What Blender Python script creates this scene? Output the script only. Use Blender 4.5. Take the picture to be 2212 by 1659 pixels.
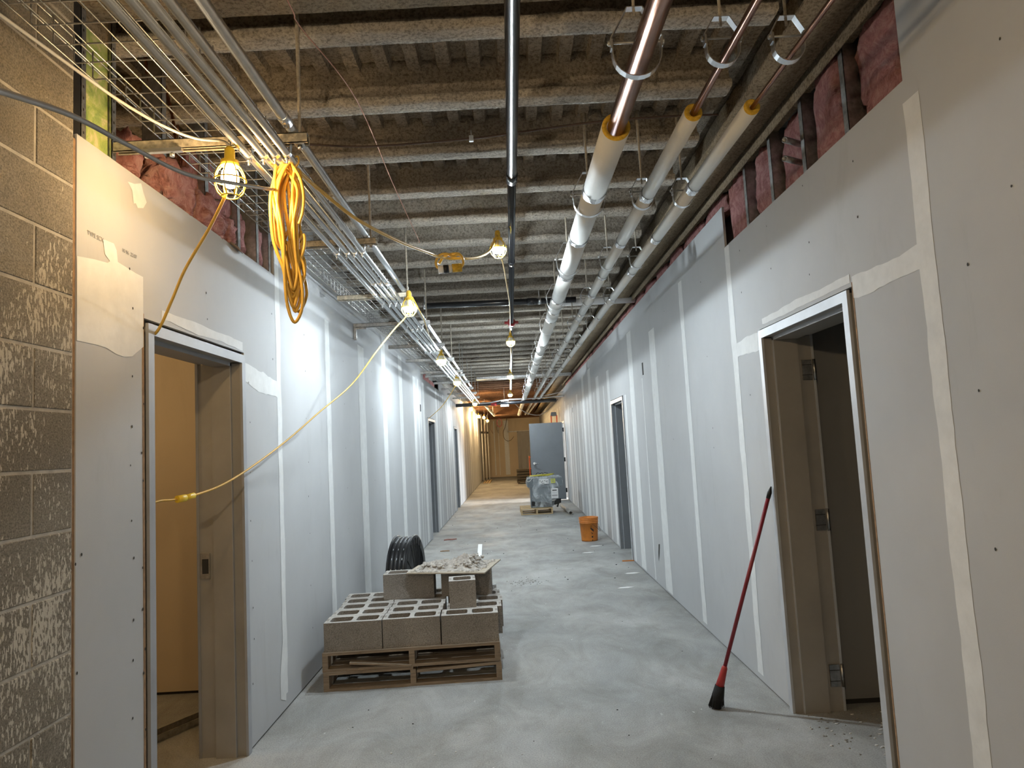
import bpy, math, random
from mathutils import Vector, Matrix, noise
R = math.radians
SC = bpy.context.scene
COL = SC.collection
for o in list(bpy.data.objects): bpy.data.objects.remove(o)

# ------------------------------------------------------------------ camera
F_PX, VPX, VPY, ROLL, CAM_H = 1500.0, 1107.0, 964.0, R(3.0), 1.6
cd = bpy.data.cameras.new('camera'); cam = bpy.data.objects.new('camera', cd); COL.objects.link(cam)
cd.sensor_fit = 'HORIZONTAL'; cd.sensor_width = 36; cd.lens = F_PX / 2212 * 36
cd.clip_start = 0.05; cd.clip_end = 200
_d = Vector(((VPX-1106)/F_PX, -(VPY-829.5)/F_PX, 1)).normalized()
_u = Vector((-math.sin(ROLL), math.cos(ROLL), 0)); _u = (_u - _d*_u.dot(_d)).normalized()
_r = _u.cross(_d)
if _r.x < 0: _r = -_r
# rows = world axes in camera coords (right, up, forward)
_m = Matrix(((_r.x, _r.y, -_r.z, 0), (_d.x, _d.y, -_d.z, 0), (_u.x, _u.y, -_u.z, CAM_H), (0, 0, 0, 1)))
cam.matrix_world = _m
SC.camera = cam

# ------------------------------------------------------------------ world + exposure
w = bpy.data.worlds.new('world'); SC.world = w; w.use_nodes = True
w.node_tree.nodes['Background'].inputs[0].default_value = (.5, .55, .6, 1)
w.node_tree.nodes['Background'].inputs[1].default_value = 0.15
SC.view_settings.view_transform = 'Standard'; SC.view_settings.look = 'None'
SC.view_settings.gamma = 1; SC.view_settings.use_curve_mapping = False
SC.view_settings.exposure = 0.78

COOL = (.82, .93, 1.0)
WARM = (1.0, .68, .33)
P_COOL, P_WARM = 5.4, 2.1      # radiant watts of each bulb

# ------------------------------------------------------------------ material helpers
def newmat(name):
    m = bpy.data.materials.new(name); m.use_nodes = True
    nt = m.node_tree; b = nt.nodes['Principled BSDF']
    return m, nt, b
def N(nt, t, **kw):
    n = nt.nodes.new(t)
    for k, v in kw.items():
        if k in n.inputs: n.inputs[k].default_value = v
        else: setattr(n, k, v)
    return n
def ramp(nt, src, stops):
    r = N(nt, 'ShaderNodeValToRGB'); e = r.color_ramp.elements
    while len(e) < len(stops): e.new(0.5)
    for el, (p, c) in zip(e, stops):
        el.position = p; el.color = (c[0], c[1], c[2], 1)
    nt.links.new(src, r.inputs[0]); return r.outputs[0]
def mix(nt, fac, a, b, mode='MIX'):
    m = N(nt, 'ShaderNodeMix', data_type='RGBA', blend_type=mode)
    for i, v in ((0, fac), (6, a), (7, b)):
        if hasattr(v, 'links'): nt.links.new(v, m.inputs[i])
        elif isinstance(v, tuple): m.inputs[i].default_value = (*v[:3], 1)
        else: m.inputs[i].default_value = v
    return m.outputs[2]
def noi(nt, scale, detail=4, rough=.55, vec=None, dist=0):
    n = N(nt, 'ShaderNodeTexNoise'); n.inputs['Scale'].default_value = scale
    n.inputs['Detail'].default_value = detail; n.inputs['Roughness'].default_value = rough
    n.inputs['Distortion'].default_value = dist
    if vec is not None: nt.links.new(vec, n.inputs['Vector'])
    return n.outputs[0]
def coords(nt, scale=(1, 1, 1), geo=True):
    if geo: src = N(nt, 'ShaderNodeNewGeometry').outputs['Position']
    else: src = N(nt, 'ShaderNodeTexCoord').outputs['Object']
    mp = N(nt, 'ShaderNodeMapping'); mp.inputs['Scale'].default_value = scale
    nt.links.new(src, mp.inputs['Vector']); return mp.outputs[0]
def bump(nt, b, h, strength=.3, dist=.01):
    n = N(nt, 'ShaderNodeBump'); n.inputs['Strength'].default_value = strength
    n.inputs['Distance'].default_value = dist
    nt.links.new(h, n.inputs['Height']); nt.links.new(n.outputs[0], b.inputs['Normal'])
def simple(name, col, rough=.6, metal=0, var=.12, scale=8, bmp=0, bscale=60, spec=None, geo=True):
    m, nt, b = newmat(name)
    v = coords(nt, geo=geo)
    lo = tuple(c*(1-var) for c in col); hi = tuple(min(1, c*(1+var)) for c in col)
    c = ramp(nt, noi(nt, scale, 5, .6, v), [(.3, lo), (.7, hi)])
    nt.links.new(c, b.inputs['Base Color'])
    b.inputs['Roughness'].default_value = rough; b.inputs['Metallic'].default_value = metal
    if spec is not None: b.inputs['Specular IOR Level'].default_value = spec
    if bmp: bump(nt, b, noi(nt, bscale, 4, .6, v), bmp, .004)
    return m
def emis(name, col, s):
    m, nt, b = newmat(name)
    nt.nodes.remove(b); e = N(nt, 'ShaderNodeEmission')
    e.inputs[0].default_value = (*col, 1); e.inputs[1].default_value = s
    nt.links.new(e.outputs[0], nt.nodes['Material Output'].inputs[0]); return m

M = {}
# gypsum board paper face
def gyp(name, base):
    m, nt, b = newmat(name); v = coords(nt)
    c = ramp(nt, noi(nt, 1.3, 5, .6, v), [(.3, tuple(x*.93 for x in base)), (.7, tuple(x*1.04 for x in base))])
    sm = ramp(nt, noi(nt, 5.5, 6, .7, coords(nt, (1, 1, .25)), .6), [(.58, (1, 1, 1)), (.78, (.86, .85, .84))])
    c = mix(nt, .6, c, sm, 'MULTIPLY')
    nt.links.new(c, b.inputs['Base Color']); b.inputs['Roughness'].default_value = .75
    bump(nt, b, noi(nt, 220, 3, .6, v), .12, .002); return m
M['gyp'] = gyp('gypsum_board', (.47, .478, .485))
M['gyp2'] = gyp('gypsum_board_dark', (.40, .39, .37))
M['gypshade'] = gyp('shaded_room_board', (.22, .215, .205))  # darkened board copy, the unlit right rooms' shade put into its colour
M['mud'] = simple('joint_compound', (.70, .71, .705), .8, var=.06, scale=14, bmp=.15, bscale=40)
M['tan'] = gyp('gypsum_board_warm_lit', (.60, .50, .36))  # board tinted tan, warm lamp light painted into its colour
M['kraft'] = simple('torn_paper', (.30, .19, .11), .9, var=.3, scale=30)
M['dark'] = simple('dark_gap', (.03, .028, .026), .9)
M['green'] = None
m, nt, b = newmat('green_board'); v = coords(nt)
c = ramp(nt, noi(nt, 7, 8, .7, v, 1.5), [(.35, (.16, .26, .07)), (.5, (.34, .42, .12)), (.62, (.55, .50, .30))])
nt.links.new(c, b.inputs['Base Color']); b.inputs['Roughness'].default_value = .8; M['green'] = m
# sprayed fireproofing
def spray(name, base):
    m, nt, b = newmat(name); v = coords(nt)
    c = ramp(nt, noi(nt, 2.2, 6, .65, v), [(.3, tuple(x*.72 for x in base)), (.7, tuple(x*1.18 for x in base))])
    pit = ramp(nt, noi(nt, 60, 5, .8, v), [(.38, (.30, .27, .24)), (.55, (1.05, 1.05, 1.05))])
    c = mix(nt, .75, c, pit, 'MULTIPLY')
    nt.links.new(c, b.inputs['Base Color']); b.inputs['Roughness'].default_value = .95
    b.inputs['Specular IOR Level'].default_value = .1
    h = mix(nt, .5, noi(nt, 60, 6, .75, v), noi(nt, 14, 4, .6, v))
    bump(nt, b, h, 1.0, .035); return m
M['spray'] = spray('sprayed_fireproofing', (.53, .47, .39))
M['spraylit'] = spray('sprayed_fireproofing_lit_flange', (.70, .645, .56))  # lighter copy for joist undersides, lamp light painted in
M['spraytan'] = spray('sprayed_fireproofing_warm_tan', (.40, .32, .22))  # tan tint paints warm lamp light into the sprayed coat
M['deckwarm'] = spray('brown_warm_lit_deck', (.26, .14, .08))  # brown carries the warm light of the far lamps, painted in
# concrete floor
m, nt, b = newmat('concrete_floor'); v = coords(nt)
c = ramp(nt, noi(nt, .9, 7, .62, v, .4), [(.32, (.25, .255, .25)), (.5, (.345, .35, .34)), (.68, (.45, .45, .435))])
st = ramp(nt, noi(nt, 2.7, 8, .72, coords(nt, (1, .55, 1)), 1.1), [(.38, (1.05, 1.05, 1.05)), (.56, (.82, .80, .77)), (.70, (.60, .57, .52))])
c = mix(nt, .7, c, st, 'MULTIPLY')
sp = ramp(nt, noi(nt, 26, 5, .7, coords(nt, (1, .35, 1))), [(.66, (0, 0, 0)), (.72, (1, 1, 1))])
c = mix(nt, sp, c, (.62, .63, .62))
gr = ramp(nt, noi(nt, 130, 3, .7, v), [(.34, (.66, .66, .66)), (.62, (1.15, 1.15, 1.15))])
c = mix(nt, .8, c, gr, 'MULTIPLY')
nt.links.new(c, b.inputs['Base Color'])
rr = ramp(nt, noi(nt, 1.5, 5, .6, v), [(.3, (.62,)*3), (.7, (.88,)*3)]); nt.links.new(rr, b.inputs['Roughness'])
bump(nt, b, noi(nt, 45, 6, .6, v), .15, .005); M['floor'] = m
# concrete masonry
def cmu(name, base, splat):
    m, nt, b = newmat(name); v = coords(nt)
    c = ramp(nt, noi(nt, 2.4, 5, .6, v), [(.3, tuple(x*.78 for x in base)), (.7, tuple(x*1.2 for x in base))])
    g = ramp(nt, noi(nt, 160, 4, .75, v), [(.34, (.42, .42, .42)), (.60, (1.3, 1.3, 1.3))])
    c = mix(nt, .8, c, g, 'MULTIPLY')
    if splat:
        a = noi(nt, 105, 2, .5, coords(nt, (1, 1.15, .38)), .3)
        msk = noi(nt, 3.2, 3, .6, coords(nt, (1, 1, .7)))
        ad = N(nt, 'ShaderNodeMath', operation='MULTIPLY_ADD'); nt.links.new(msk, ad.inputs[0]); ad.inputs[1].default_value = .75; nt.links.new(a, ad.inputs[2])
        sx = N(nt, 'ShaderNodeSeparateXYZ'); nt.links.new(coords(nt), sx.inputs[0])
        hz = N(nt, 'ShaderNodeMath', operation='SUBTRACT'); nt.links.new(sx.outputs[2], hz.inputs[0]); hz.inputs[1].default_value = 2.15
        hm = N(nt, 'ShaderNodeMath', operation='MAXIMUM'); nt.links.new(hz.outputs[0], hm.inputs[0]); hm.inputs[1].default_value = 0
        su = N(nt, 'ShaderNodeMath', operation='MULTIPLY_ADD'); nt.links.new(hm.outputs[0], su.inputs[0]); su.inputs[1].default_value = -.35; nt.links.new(ad.outputs[0], su.inputs[2])
        gt = N(nt, 'ShaderNodeMath', operation='GREATER_THAN'); gt.inputs[1].default_value = .985
        nt.links.new(su.outputs[0], gt.inputs[0])
        c = mix(nt, gt.outputs[0], c, (.56, .52, .44))
    nt.links.new(c, b.inputs['Base Color']); b.inputs['Roughness'].default_value = .95
    b.inputs['Specular IOR Level'].default_value = .15
    bump(nt, b, noi(nt, 150, 5, .8, v), .7, .006); return m
M['cmuwall'] = cmu('masonry_wall_block', (.25, .225, .185), True)
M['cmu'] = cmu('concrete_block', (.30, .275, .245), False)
M['cmutop'] = cmu('concrete_block_top', (.46, .435, .40), False)  # lighter tone for the top faces of the blocks
M['mortar'] = simple('mortar', (.40, .37, .32), .9, var=.2, scale=20, bmp=.4, bscale=90)
M['galv'] = simple('galvanized_steel', (.80, .82, .84), .30, 1, var=.08, scale=20)
M['galvr'] = simple('galvanized_strut', (.45, .45, .44), .42, 1, var=.3, scale=35, bmp=.2, bscale=80)
M['strutspray'] = simple('dusty_strut', (.44, .39, .30), .6, .1, var=.45, scale=45, bmp=.5, bscale=120)
M['frame'] = simple('door_frame_primer', (.34, .35, .37), .5, var=.1, scale=5)
M['alum'] = simple('zinc_frame', (.52, .54, .57), .4, .25, var=.1, scale=6)
M['brown'] = simple('door_jamb_paint', (.30, .285, .26), .45, var=.1, scale=4)
M['copper'] = simple('copper_pipe', (.36, .17, .10), .24, 1, var=.25, scale=12)
M['coppertarn'] = simple('copper_wire', (.42, .20, .13), .45, .7)
M['jacket'] = simple('pipe_jacket', (.66, .65, .61), .7, var=.04, scale=6, bmp=.12, bscale=180)
M['core'] = simple('fiberglass_core', (.62, .38, .04), .95, var=.3, scale=60, bmp=.5, bscale=150)
M['foil'] = simple('foil_tape', (.80, .82, .84), .18, 1, var=.15, scale=40, bmp=.8, bscale=60)
M['blackpipe'] = simple('black_pipe', (.012, .013, .016), .22, 0, var=.3, scale=15, spec=.9)
M['spraypipe'] = simple('dusty_rod', (.36, .32, .26), .9, var=.3, scale=60, bmp=.6, bscale=150)
M['rod'] = simple('threaded_rod', (.40, .40, .38), .5, .6, var=.2, scale=60)
M['ycord'] = simple('yellow_cord', (.68, .42, .07), .42, var=.12, scale=12)
M['yplastic'] = simple('yellow_plastic', (.80, .55, .04), .35, var=.08)
M['gcord'] = simple('grey_shaded_cord', (.30, .27, .23), .6, var=.15)
M['blackc'] = simple('black_plastic', (.012, .012, .013), .42, var=.3, spec=.35)
M['brownc'] = simple('brown_cable', (.06, .035, .025), .6)
M['redb'] = simple('red_broom_paint', (.22, .02, .03), .4, var=.15)
M['bristle'] = simple('black_bristles', (.008, .008, .008), .8, var=.4, scale=200, bmp=.8, bscale=250)
M['orange'] = simple('orange_bucket', (.58, .19, .025), .45, var=.18, scale=10)
M['black'] = simple('black_print', (.02, .018, .016), .6)
M['white'] = simple('white_paper', (.75, .75, .74), .6, var=.04)
M['yellowp'] = simple('yellow_label', (.58, .60, .10), .6, var=.1)
M['doorgrey'] = simple('grey_door_paint', (.17, .185, .20), .55, var=.06, scale=3)
M['orangem'] = simple('orange_ladder', (.60, .10, .03), .5, var=.1)
M['copperp'] = simple('faded_red_paper', (.34, .17, .14), .8)
M['red'] = simple('red_paint', (.35, .03, .03), .5)
M['mound'] = simple('dry_mortar', (.42, .39, .35), .95, var=.35, scale=30, bmp=.9, bscale=70)
# pink fibre insulation
m, nt, b = newmat('pink_insulation'); v = coords(nt)
c = ramp(nt, noi(nt, 9, 7, .75, v, 2.2), [(.3, (.45, .17, .155)), (.5, (.72, .36, .34)), (.7, (.88, .58, .55))])
nt.links.new(c, b.inputs['Base Color']); b.inputs['Roughness'].default_value = 1
b.inputs['Specular IOR Level'].default_value = 0
bump(nt, b, noi(nt, 32, 8, .75, v, 1.8), 1.0, .03); M['pink'] = m
# wood
def wood(name, a, c2):
    m, nt, b = newmat(name)
    n = noi(nt, 3, 6, .65, coords(nt, (2, 26, 26), geo=False), .8)
    nt.links.new(ramp(nt, n, [(.3, a), (.7, c2)]), b.inputs['Base Color'])
    b.inputs['Roughness'].default_value = .85; bump(nt, b, n, .4, .004); return m
M['pallet'] = wood('weathered_pallet_wood', (.17, .13, .09), (.36, .28, .20))
M['palletn'] = wood('new_pallet_wood', (.40, .28, .14), (.60, .45, .26))
M['ply'] = wood('board_wood', (.34, .29, .22), (.48, .42, .33))
M['bronze'] = wood('old_plank', (.045, .04, .03), (.09, .075, .055))
# shrink wrap
m, nt, b = newmat('plastic_wrap')
b.inputs['Base Color'].default_value = (.8, .85, .88, 1); b.inputs['Roughness'].default_value = .12
v = coords(nt)
f = ramp(nt, noi(nt, 4.5, 5, .6, coords(nt, (1, 1, .5)), 1.5), [(.38, (.16,)*3), (.52, (.45,)*3), (.66, (.9,)*3)])
nt.links.new(f, b.inputs['Alpha']); bump(nt, b, noi(nt, 12, 5, .6, v, 2), .9, .05); M['wrap'] = m
M['unit'] = simple('grey_unit_paint', (.17, .20, .22), .35, .3, var=.1)
M['yrope'] = simple('yellow_rope', (.55, .48, .06), .6, var=.2)
def bulbmat(name, col, watts, area): return emis(name, col, watts/(math.pi*area))

# ------------------------------------------------------------------ mesh builder
class MB:
    def __init__(s): s.v = []; s.f = []; s.m = []; s.s = []
    def add(s, vs, fs, mi=0, sm=False):
        o = len(s.v); s.v += [tuple(p) for p in vs]
        for f in fs: s.f.append([o+i for i in f]); s.m.append(mi); s.s.append(sm)
        return s
    def box(s, x0, x1, y0, y1, z0, z1, mi=0, rot=0, c=None, bev=0):
        x0, x1 = min(x0, x1), max(x0, x1); y0, y1 = min(y0, y1), max(y0, y1); z0, z1 = min(z0, z1), max(z0, z1)
        vs = [(x, y, z) for z in (z0, z1) for y in (y0, y1) for x in (x0, x1)]
        if rot:
            cx, cy = c or ((x0+x1)/2, (y0+y1)/2); ca, sa = math.cos(rot), math.sin(rot)
            vs = [(cx+(x-cx)*ca-(y-cy)*sa, cy+(x-cx)*sa+(y-cy)*ca, z) for x, y, z in vs]
        return s.add(vs, [(0, 2, 3, 1), (4, 5, 7, 6), (0, 1, 5, 4), (2, 6, 7, 3), (0, 4, 6, 2), (1, 3, 7, 5)], mi)
    def obox(s, c, ax, ay, az, mi=0):     # oriented box: centre and three half axes
        c, ax, ay, az = Vector(c), Vector(ax), Vector(ay), Vector(az)
        vs = [c+ax*i+ay*j+az*k for k in (-1, 1) for j in (-1, 1) for i in (-1, 1)]
        return s.add(vs, [(0, 2, 3, 1), (4, 5, 7, 6), (0, 1, 5, 4), (2, 6, 7, 3), (0, 4, 6, 2), (1, 3, 7, 5)], mi)
    def tube(s, pts, r, n=8, mi=0, closed=False, caps=True, sm=True):
        pts = [Vector(p) for p in pts]; L = len(pts); rs = r if isinstance(r, (list, tuple)) else [r]*L
        T = []
        for i in range(L):
            a = pts[i-1] if (i > 0 or closed) else pts[i]; b_ = pts[(i+1) % L] if (i < L-1 or closed) else pts[i]
            t = (b_-a); T.append(t.normalized() if t.length > 1e-9 else Vector((0, 0, 1)))
        up = Vector((0, 0, 1)) if abs(T[0].z) < .9 else Vector((1, 0, 0))
        nx = T[0].cross(up).normalized(); vs = []
        for i in range(L):
            nx = (nx - T[i]*nx.dot(T[i])); nx = nx.normalized() if nx.length > 1e-6 else T[i].orthogonal().normalized()
            ny = T[i].cross(nx)
            for k in range(n):
                a = 2*math.pi*k/n; vs.append(pts[i] + (nx*math.cos(a)+ny*math.sin(a))*rs[i])
        fs = []
        for i in range(L if closed else L-1):
            j = (i+1) % L
            for k in range(n): fs.append((i*n+k, i*n+(k+1) % n, j*n+(k+1) % n, j*n+k))
        s.add(vs, fs, mi, sm)
        if caps and not closed:
            o = len(s.v)-len(vs)
            s.f.append([o+k for k in range(n)][::-1]); s.m.append(mi); s.s.append(False)
            s.f.append([o+(L-1)*n+k for k in range(n)]); s.m.append(mi); s.s.append(False)
        return s
    def cyl(s, a, b, r, n=16, mi=0, caps=True, sm=True): return s.tube([a, b], r, n, mi, False, caps, sm)
    def pipe(s, a, b, r0, r1, n=20, mi=0):          # hollow tube with visible ring ends
        a, b = Vector(a), Vector(b); t = (b-a).normalized(); up = Vector((0, 0, 1)) if abs(t.z) < .9 else Vector((1, 0, 0))
        nx = t.cross(up).normalized(); ny = t.cross(nx); vs = []
        for p in (a, b):
            for r in (r0, r1):
                for k in range(n):
                    q = 2*math.pi*k/n; vs.append(p+(nx*math.cos(q)+ny*math.sin(q))*r)
        fs = []; sm = []
        for k in range(n):
            j = (k+1) % n
            fs += [(k, j, 2*n+j, 2*n+k), (n+j, n+k, 3*n+k, 3*n+j), (k, n+k, n+j, j), (2*n+k, 2*n+j, 3*n+j, 3*n+k)]
        s.add(vs, fs, mi, True); return s
    def lathe(s, prof, c=(0, 0, 0), n=24, mi=0, sm=True, axis='z'):
        vs = []
        for r, h in prof:
            for k in range(n):
                a = 2*math.pi*k/n; x, y = r*math.cos(a), r*math.sin(a)
                p = (x, y, h) if axis == 'z' else ((h, x, y) if axis == 'x' else (x, h, y))
                vs.append((c[0]+p[0], c[1]+p[1], c[2]+p[2]))
        fs = [(i*n+k, i*n+(k+1) % n, (i+1)*n+(k+1) % n, (i+1)*n+k) for i in range(len(prof)-1) for k in range(n)]
        return s.add(vs, fs, mi, sm)
    def prism(s, poly, a, b, mi=0, sm=False):      # poly: list of 3D pts, extruded by vector b-a
        d = Vector(b)-Vector(a); p = [Vector(q)+Vector(a) for q in poly]; n = len(p)
        vs = p+[q+d for q in p]
        fs = [tuple(range(n))[::-1], tuple(range(n, 2*n))]+[(i, (i+1) % n, n+(i+1) % n, n+i) for i in range(n)]
        return s.add(vs, fs, mi, sm)
    def strip(s, pts, w, axis, th, mi=0):           # flat band following a path, width along axis
        ax = Vector(axis)*w/2; P = [Vector(p) for p in pts]; L = len(P); vs = []
        for i in range(L):
            t = (P[min(i+1, L-1)]-P[max(i-1, 0)]).normalized(); nn = t.cross(Vector(axis)).normalized()*th/2
            vs += [P[i]-ax-nn, P[i]+ax-nn, P[i]+ax+nn, P[i]-ax+nn]
        fs = []
        for i in range(L-1):
            for k in range(4): fs.append((i*4+k, i*4+(k+1) % 4, i*4+4+(k+1) % 4, i*4+4+k))
        fs += [(3, 2, 1, 0), (L*4-4, L*4-3, L*4-2, L*4-1)]
        return s.add(vs, fs, mi)
    def blob(s, c, h, amp=.2, seed=0, mi=0, nu=28, nv=16, p=.45, fr=2.2):
        vs = []
        def sg(x): return math.copysign(abs(x)**p, x)
        for j in range(nv+1):
            ph = -math.pi/2+math.pi*j/nv
            for i in range(nu):
                th = 2*math.pi*i/nu
                d = Vector((sg(math.cos(ph))*sg(math.cos(th)), sg(math.cos(ph))*sg(math.sin(th)), sg(math.sin(ph))))
                q = Vector((d.x*h[0], d.y*h[1], d.z*h[2]))
                nz = noise.noise(q*fr/max(h)*1.2+Vector((seed*7.3, seed*3.1, 0)))+.5*noise.noise(q*fr*3/max(h)+Vector((0, seed*5.1, 3)))
                k = 1+amp*nz
                vs.append((c[0]+q.x*k, c[1]+q.y*k, c[2]+q.z*k))
        fs = [(j*nu+i, j*nu+(i+1) % nu, (j+1)*nu+(i+1) % nu, (j+1)*nu+i) for j in range(nv) for i in range(nu)]
        return s.add(vs, fs, mi, True)
    def build(s, name, mats, parent=None, world=True):
        if not isinstance(mats, (list, tuple)): mats = [mats]
        off = Vector((0, 0, 0))
        if parent is not None and world:
            q = parent
            while q is not None: off += q.location; q = q.parent
        me = bpy.data.meshes.new(name)
        me.from_pydata([(v[0]-off.x, v[1]-off.y, v[2]-off.z) for v in s.v], [], s.f)
        me.polygons.foreach_set('material_index', s.m); me.polygons.foreach_set('use_smooth', s.s)
        for m_ in mats: me.materials.append(M[m_] if isinstance(m_, str) else m_)
        me.validate(); me.update()
        o = bpy.data.objects.new(name, me); COL.objects.link(o)
        if parent is not None: o.parent = parent
        return o
def thing(name, label, cat, loc=(0, 0, 0), group=None, rz=0):
    o = bpy.data.objects.new(name, None); COL.objects.link(o); o.empty_display_size = .05
    o.location = loc; o.rotation_euler = (0, 0, rz); o['label'] = label; o['category'] = cat
    if group: o['group'] = group
    return o
def tag(o, label, cat, group=None, kind=None):
    o['label'] = label; o['category'] = cat
    if group: o['group'] = group
    if kind: o['kind'] = kind
    return o
def struct(o): o['kind'] = 'structure'; return o
def sempty(name, loc=(0, 0, 0)):
    o = bpy.data.objects.new(name, None); COL.objects.link(o); o.location = loc; o['kind'] = 'structure'; return o
def copytree(o, loc, label=None, group=None, parent=None):
    c = o.copy(); COL.objects.link(c); c.parent = parent
    if parent is None: c.location = loc
    if label: c['label'] = label
    if group: c['group'] = group
    for ch in [x for x in bpy.data.objects if x.parent == o]: copytree(ch, None, parent=c)
    return c
def smooth(pts, k=6):                                # Catmull-Rom through the points
    P = [Vector(p) for p in pts]; out = []
    for i in range(len(P)-1):
        p0 = P[max(i-1, 0)]; p1 = P[i]; p2 = P[i+1]; p3 = P[min(i+2, len(P)-1)]
        for j in range(k):
            t = j/k
            out.append(.5*((2*p1)+(p2-p0)*t+(2*p0-5*p1+4*p2-p3)*t*t+(3*p1-p0-3*p2+p3)*t**3))
    out.append(P[-1]); return out

XW = 1.53                     # half corridor width
Z_DECK, Z_J = 3.56, 3.35      # underside of deck, underside of joists
Y_END = 37.5

ONES = ['', 'first', 'second', 'third', 'fourth', 'fifth', 'sixth', 'seventh', 'eighth', 'ninth', 'tenth', 'eleventh', 'twelfth', 'thirteenth', 'fourteenth', 'fifteenth', 'sixteenth', 'seventeenth', 'eighteenth', 'nineteenth']
TENS = {20: 'twentieth', 30: 'thirtieth'}
def ordinal(n):
    if n < 20: return ONES[n]
    if n in TENS: return TENS[n]
    return ('twenty ' if n < 30 else 'thirty ')+ONES[n % 10]

# ------------------------------------------------------------------ floor
fb = MB().box(-4.6, 4.6, -3, 38, -.1, 0); struct(fb.build('floor', 'floor'))

# ------------------------------------------------------------------ walls
def wob(seed, t, a): return a*(noise.noise(Vector((seed*3.7, t*3.1, 0)))+.5*noise.noise(Vector((seed, t*11, 2))))
def mud_v(mb, s, y, w_, z0, z1, seed, mi=1):         # vertical joint compound strip, slightly proud
    n = max(2, int((z1-z0)/.06)); x = s*(XW-.0012); vs = []; wa = min(w_*.16, .014)
    for i in range(n+1):
        z = z0+(z1-z0)*i/n; a = wob(seed, z, wa); b_ = wob(seed+50, z, wa)
        vs += [(x, y-w_/2+a, z), (x, y+w_/2+b_, z)]
    mb.add(vs, [(2*i, 2*i+1, 2*i+3, 2*i+2) if s < 0 else (2*i, 2*i+2, 2*i+3, 2*i+1) for i in range(n)], mi)
def mud_h(mb, s, z, w_, y0, y1, seed, mi=1, dz=0):
    n = max(2, int((y1-y0)/.04)); x = s*(XW-.0016); vs = []
    for i in range(n+1):
        y = y0+(y1-y0)*i/n; zz = z+dz*i/n
        vs += [(x, y, zz-w_/2+wob(seed, y, w_*.3)), (x, y, zz+w_/2+wob(seed+9, y, w_*.3))]
    mb.add(vs, [(2*i, 2*i+1, 2*i+3, 2*i+2) for i in range(n)], mi)
def screws(mb, s, y, zs, seed, mi=2):
    rnd = random.Random(seed)
    for z in zs:
        yy, zz = y+rnd.uniform(-.02, .02), z+rnd.uniform(-.05, .05); r = rnd.uniform(.0035, .0055); x = s*(XW-.002)
        mb.add([(x, yy+r*math.cos(a*math.pi/3), zz+r*1.3*math.sin(a*math.pi/3)) for a in range(6)], [(0, 1, 2, 3, 4, 5)], mi)
def wall_side(name, s, segs, doors, T=.20, joints=(), extra=None, z_floor_gap=.012):
    mb = MB()
    def leaf(m_, ya, yb, za, zb):       # two boards with the stud cavity between them
        m_.box(s*XW, s*(XW+.016), ya, yb, za, zb); m_.box(s*(XW+T-.016), s*(XW+T), ya, yb, za, min(zb, 2.7))
    for (y0, y1, top) in segs:
        cuts = [d for d in doors if d[0] < y1 and d[1] > y0]
        y = y0
        for d in sorted(cuts):
            a, b_, zt = d
            if a > y: leaf(mb, y, a, z_floor_gap, top)
            leaf(mb, a, b_, zt, top); y = b_
        if y < y1: leaf(mb, y, y1, z_floor_gap, top)
        # dark shadow line under the board edge
        y = y0
        for d in sorted(cuts)+[(y1, y1, 0)]:
            if d[0] > y: mb.box(s*(XW+.02), s*(XW+T-.02), y, d[0], -.01, z_floor_gap, 3)
            y = max(y, d[1])
    for i, j in enumerate(joints): mud_v(mb, s, j[0], j[1], j[2], j[3], i+1+(40 if s > 0 else 0))
    if extra: extra(mb)
    return struct(mb.build(name, ['gyp', 'mud', 'dark', 'dark', 'kraft', 'gyp2']))
# raw openings (y0, y1, top) a little wider than the frames
LD = [(2.900, 4.000, 2.222), (12.70, 13.90, 2.21), (18.35, 19.45, 2.21)]
RD = [(3.010, 4.160, 2.222), (9.38, 10.56, 2.21), (20.02, 21.10, 2.27)]
def ltop(y): return 2.82 if y < 4.55 else (3.03 if y < 12.3 else (2.88 if y < 15 else 3.12))
lj = [(4.60, .085, .1, 3.0), (5.85, .135, .05, 2.75), (7.18, .30, .03, 2.72), (8.46, .27, .03, 2.95), (9.74, .30, .03, 2.95), (11.1, .26, .03, 2.8), (11.57, .07, .03, 2.8), (12.24, .26, .03, 2.8), (11.85, .05, .03, 2.7)]
for y, w_ in ((14.31, .30), (15.77, .27), (16.89, .25), (18.0, .27)): lj += [(y, w_, .03, 2.85), (y+.5, .10, .03, 2.8)]
y = 19.9
while y < 37: lj.append((y, .18+.18*((y*7) % 1), .03, 2.9)); y += 1.1
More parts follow.
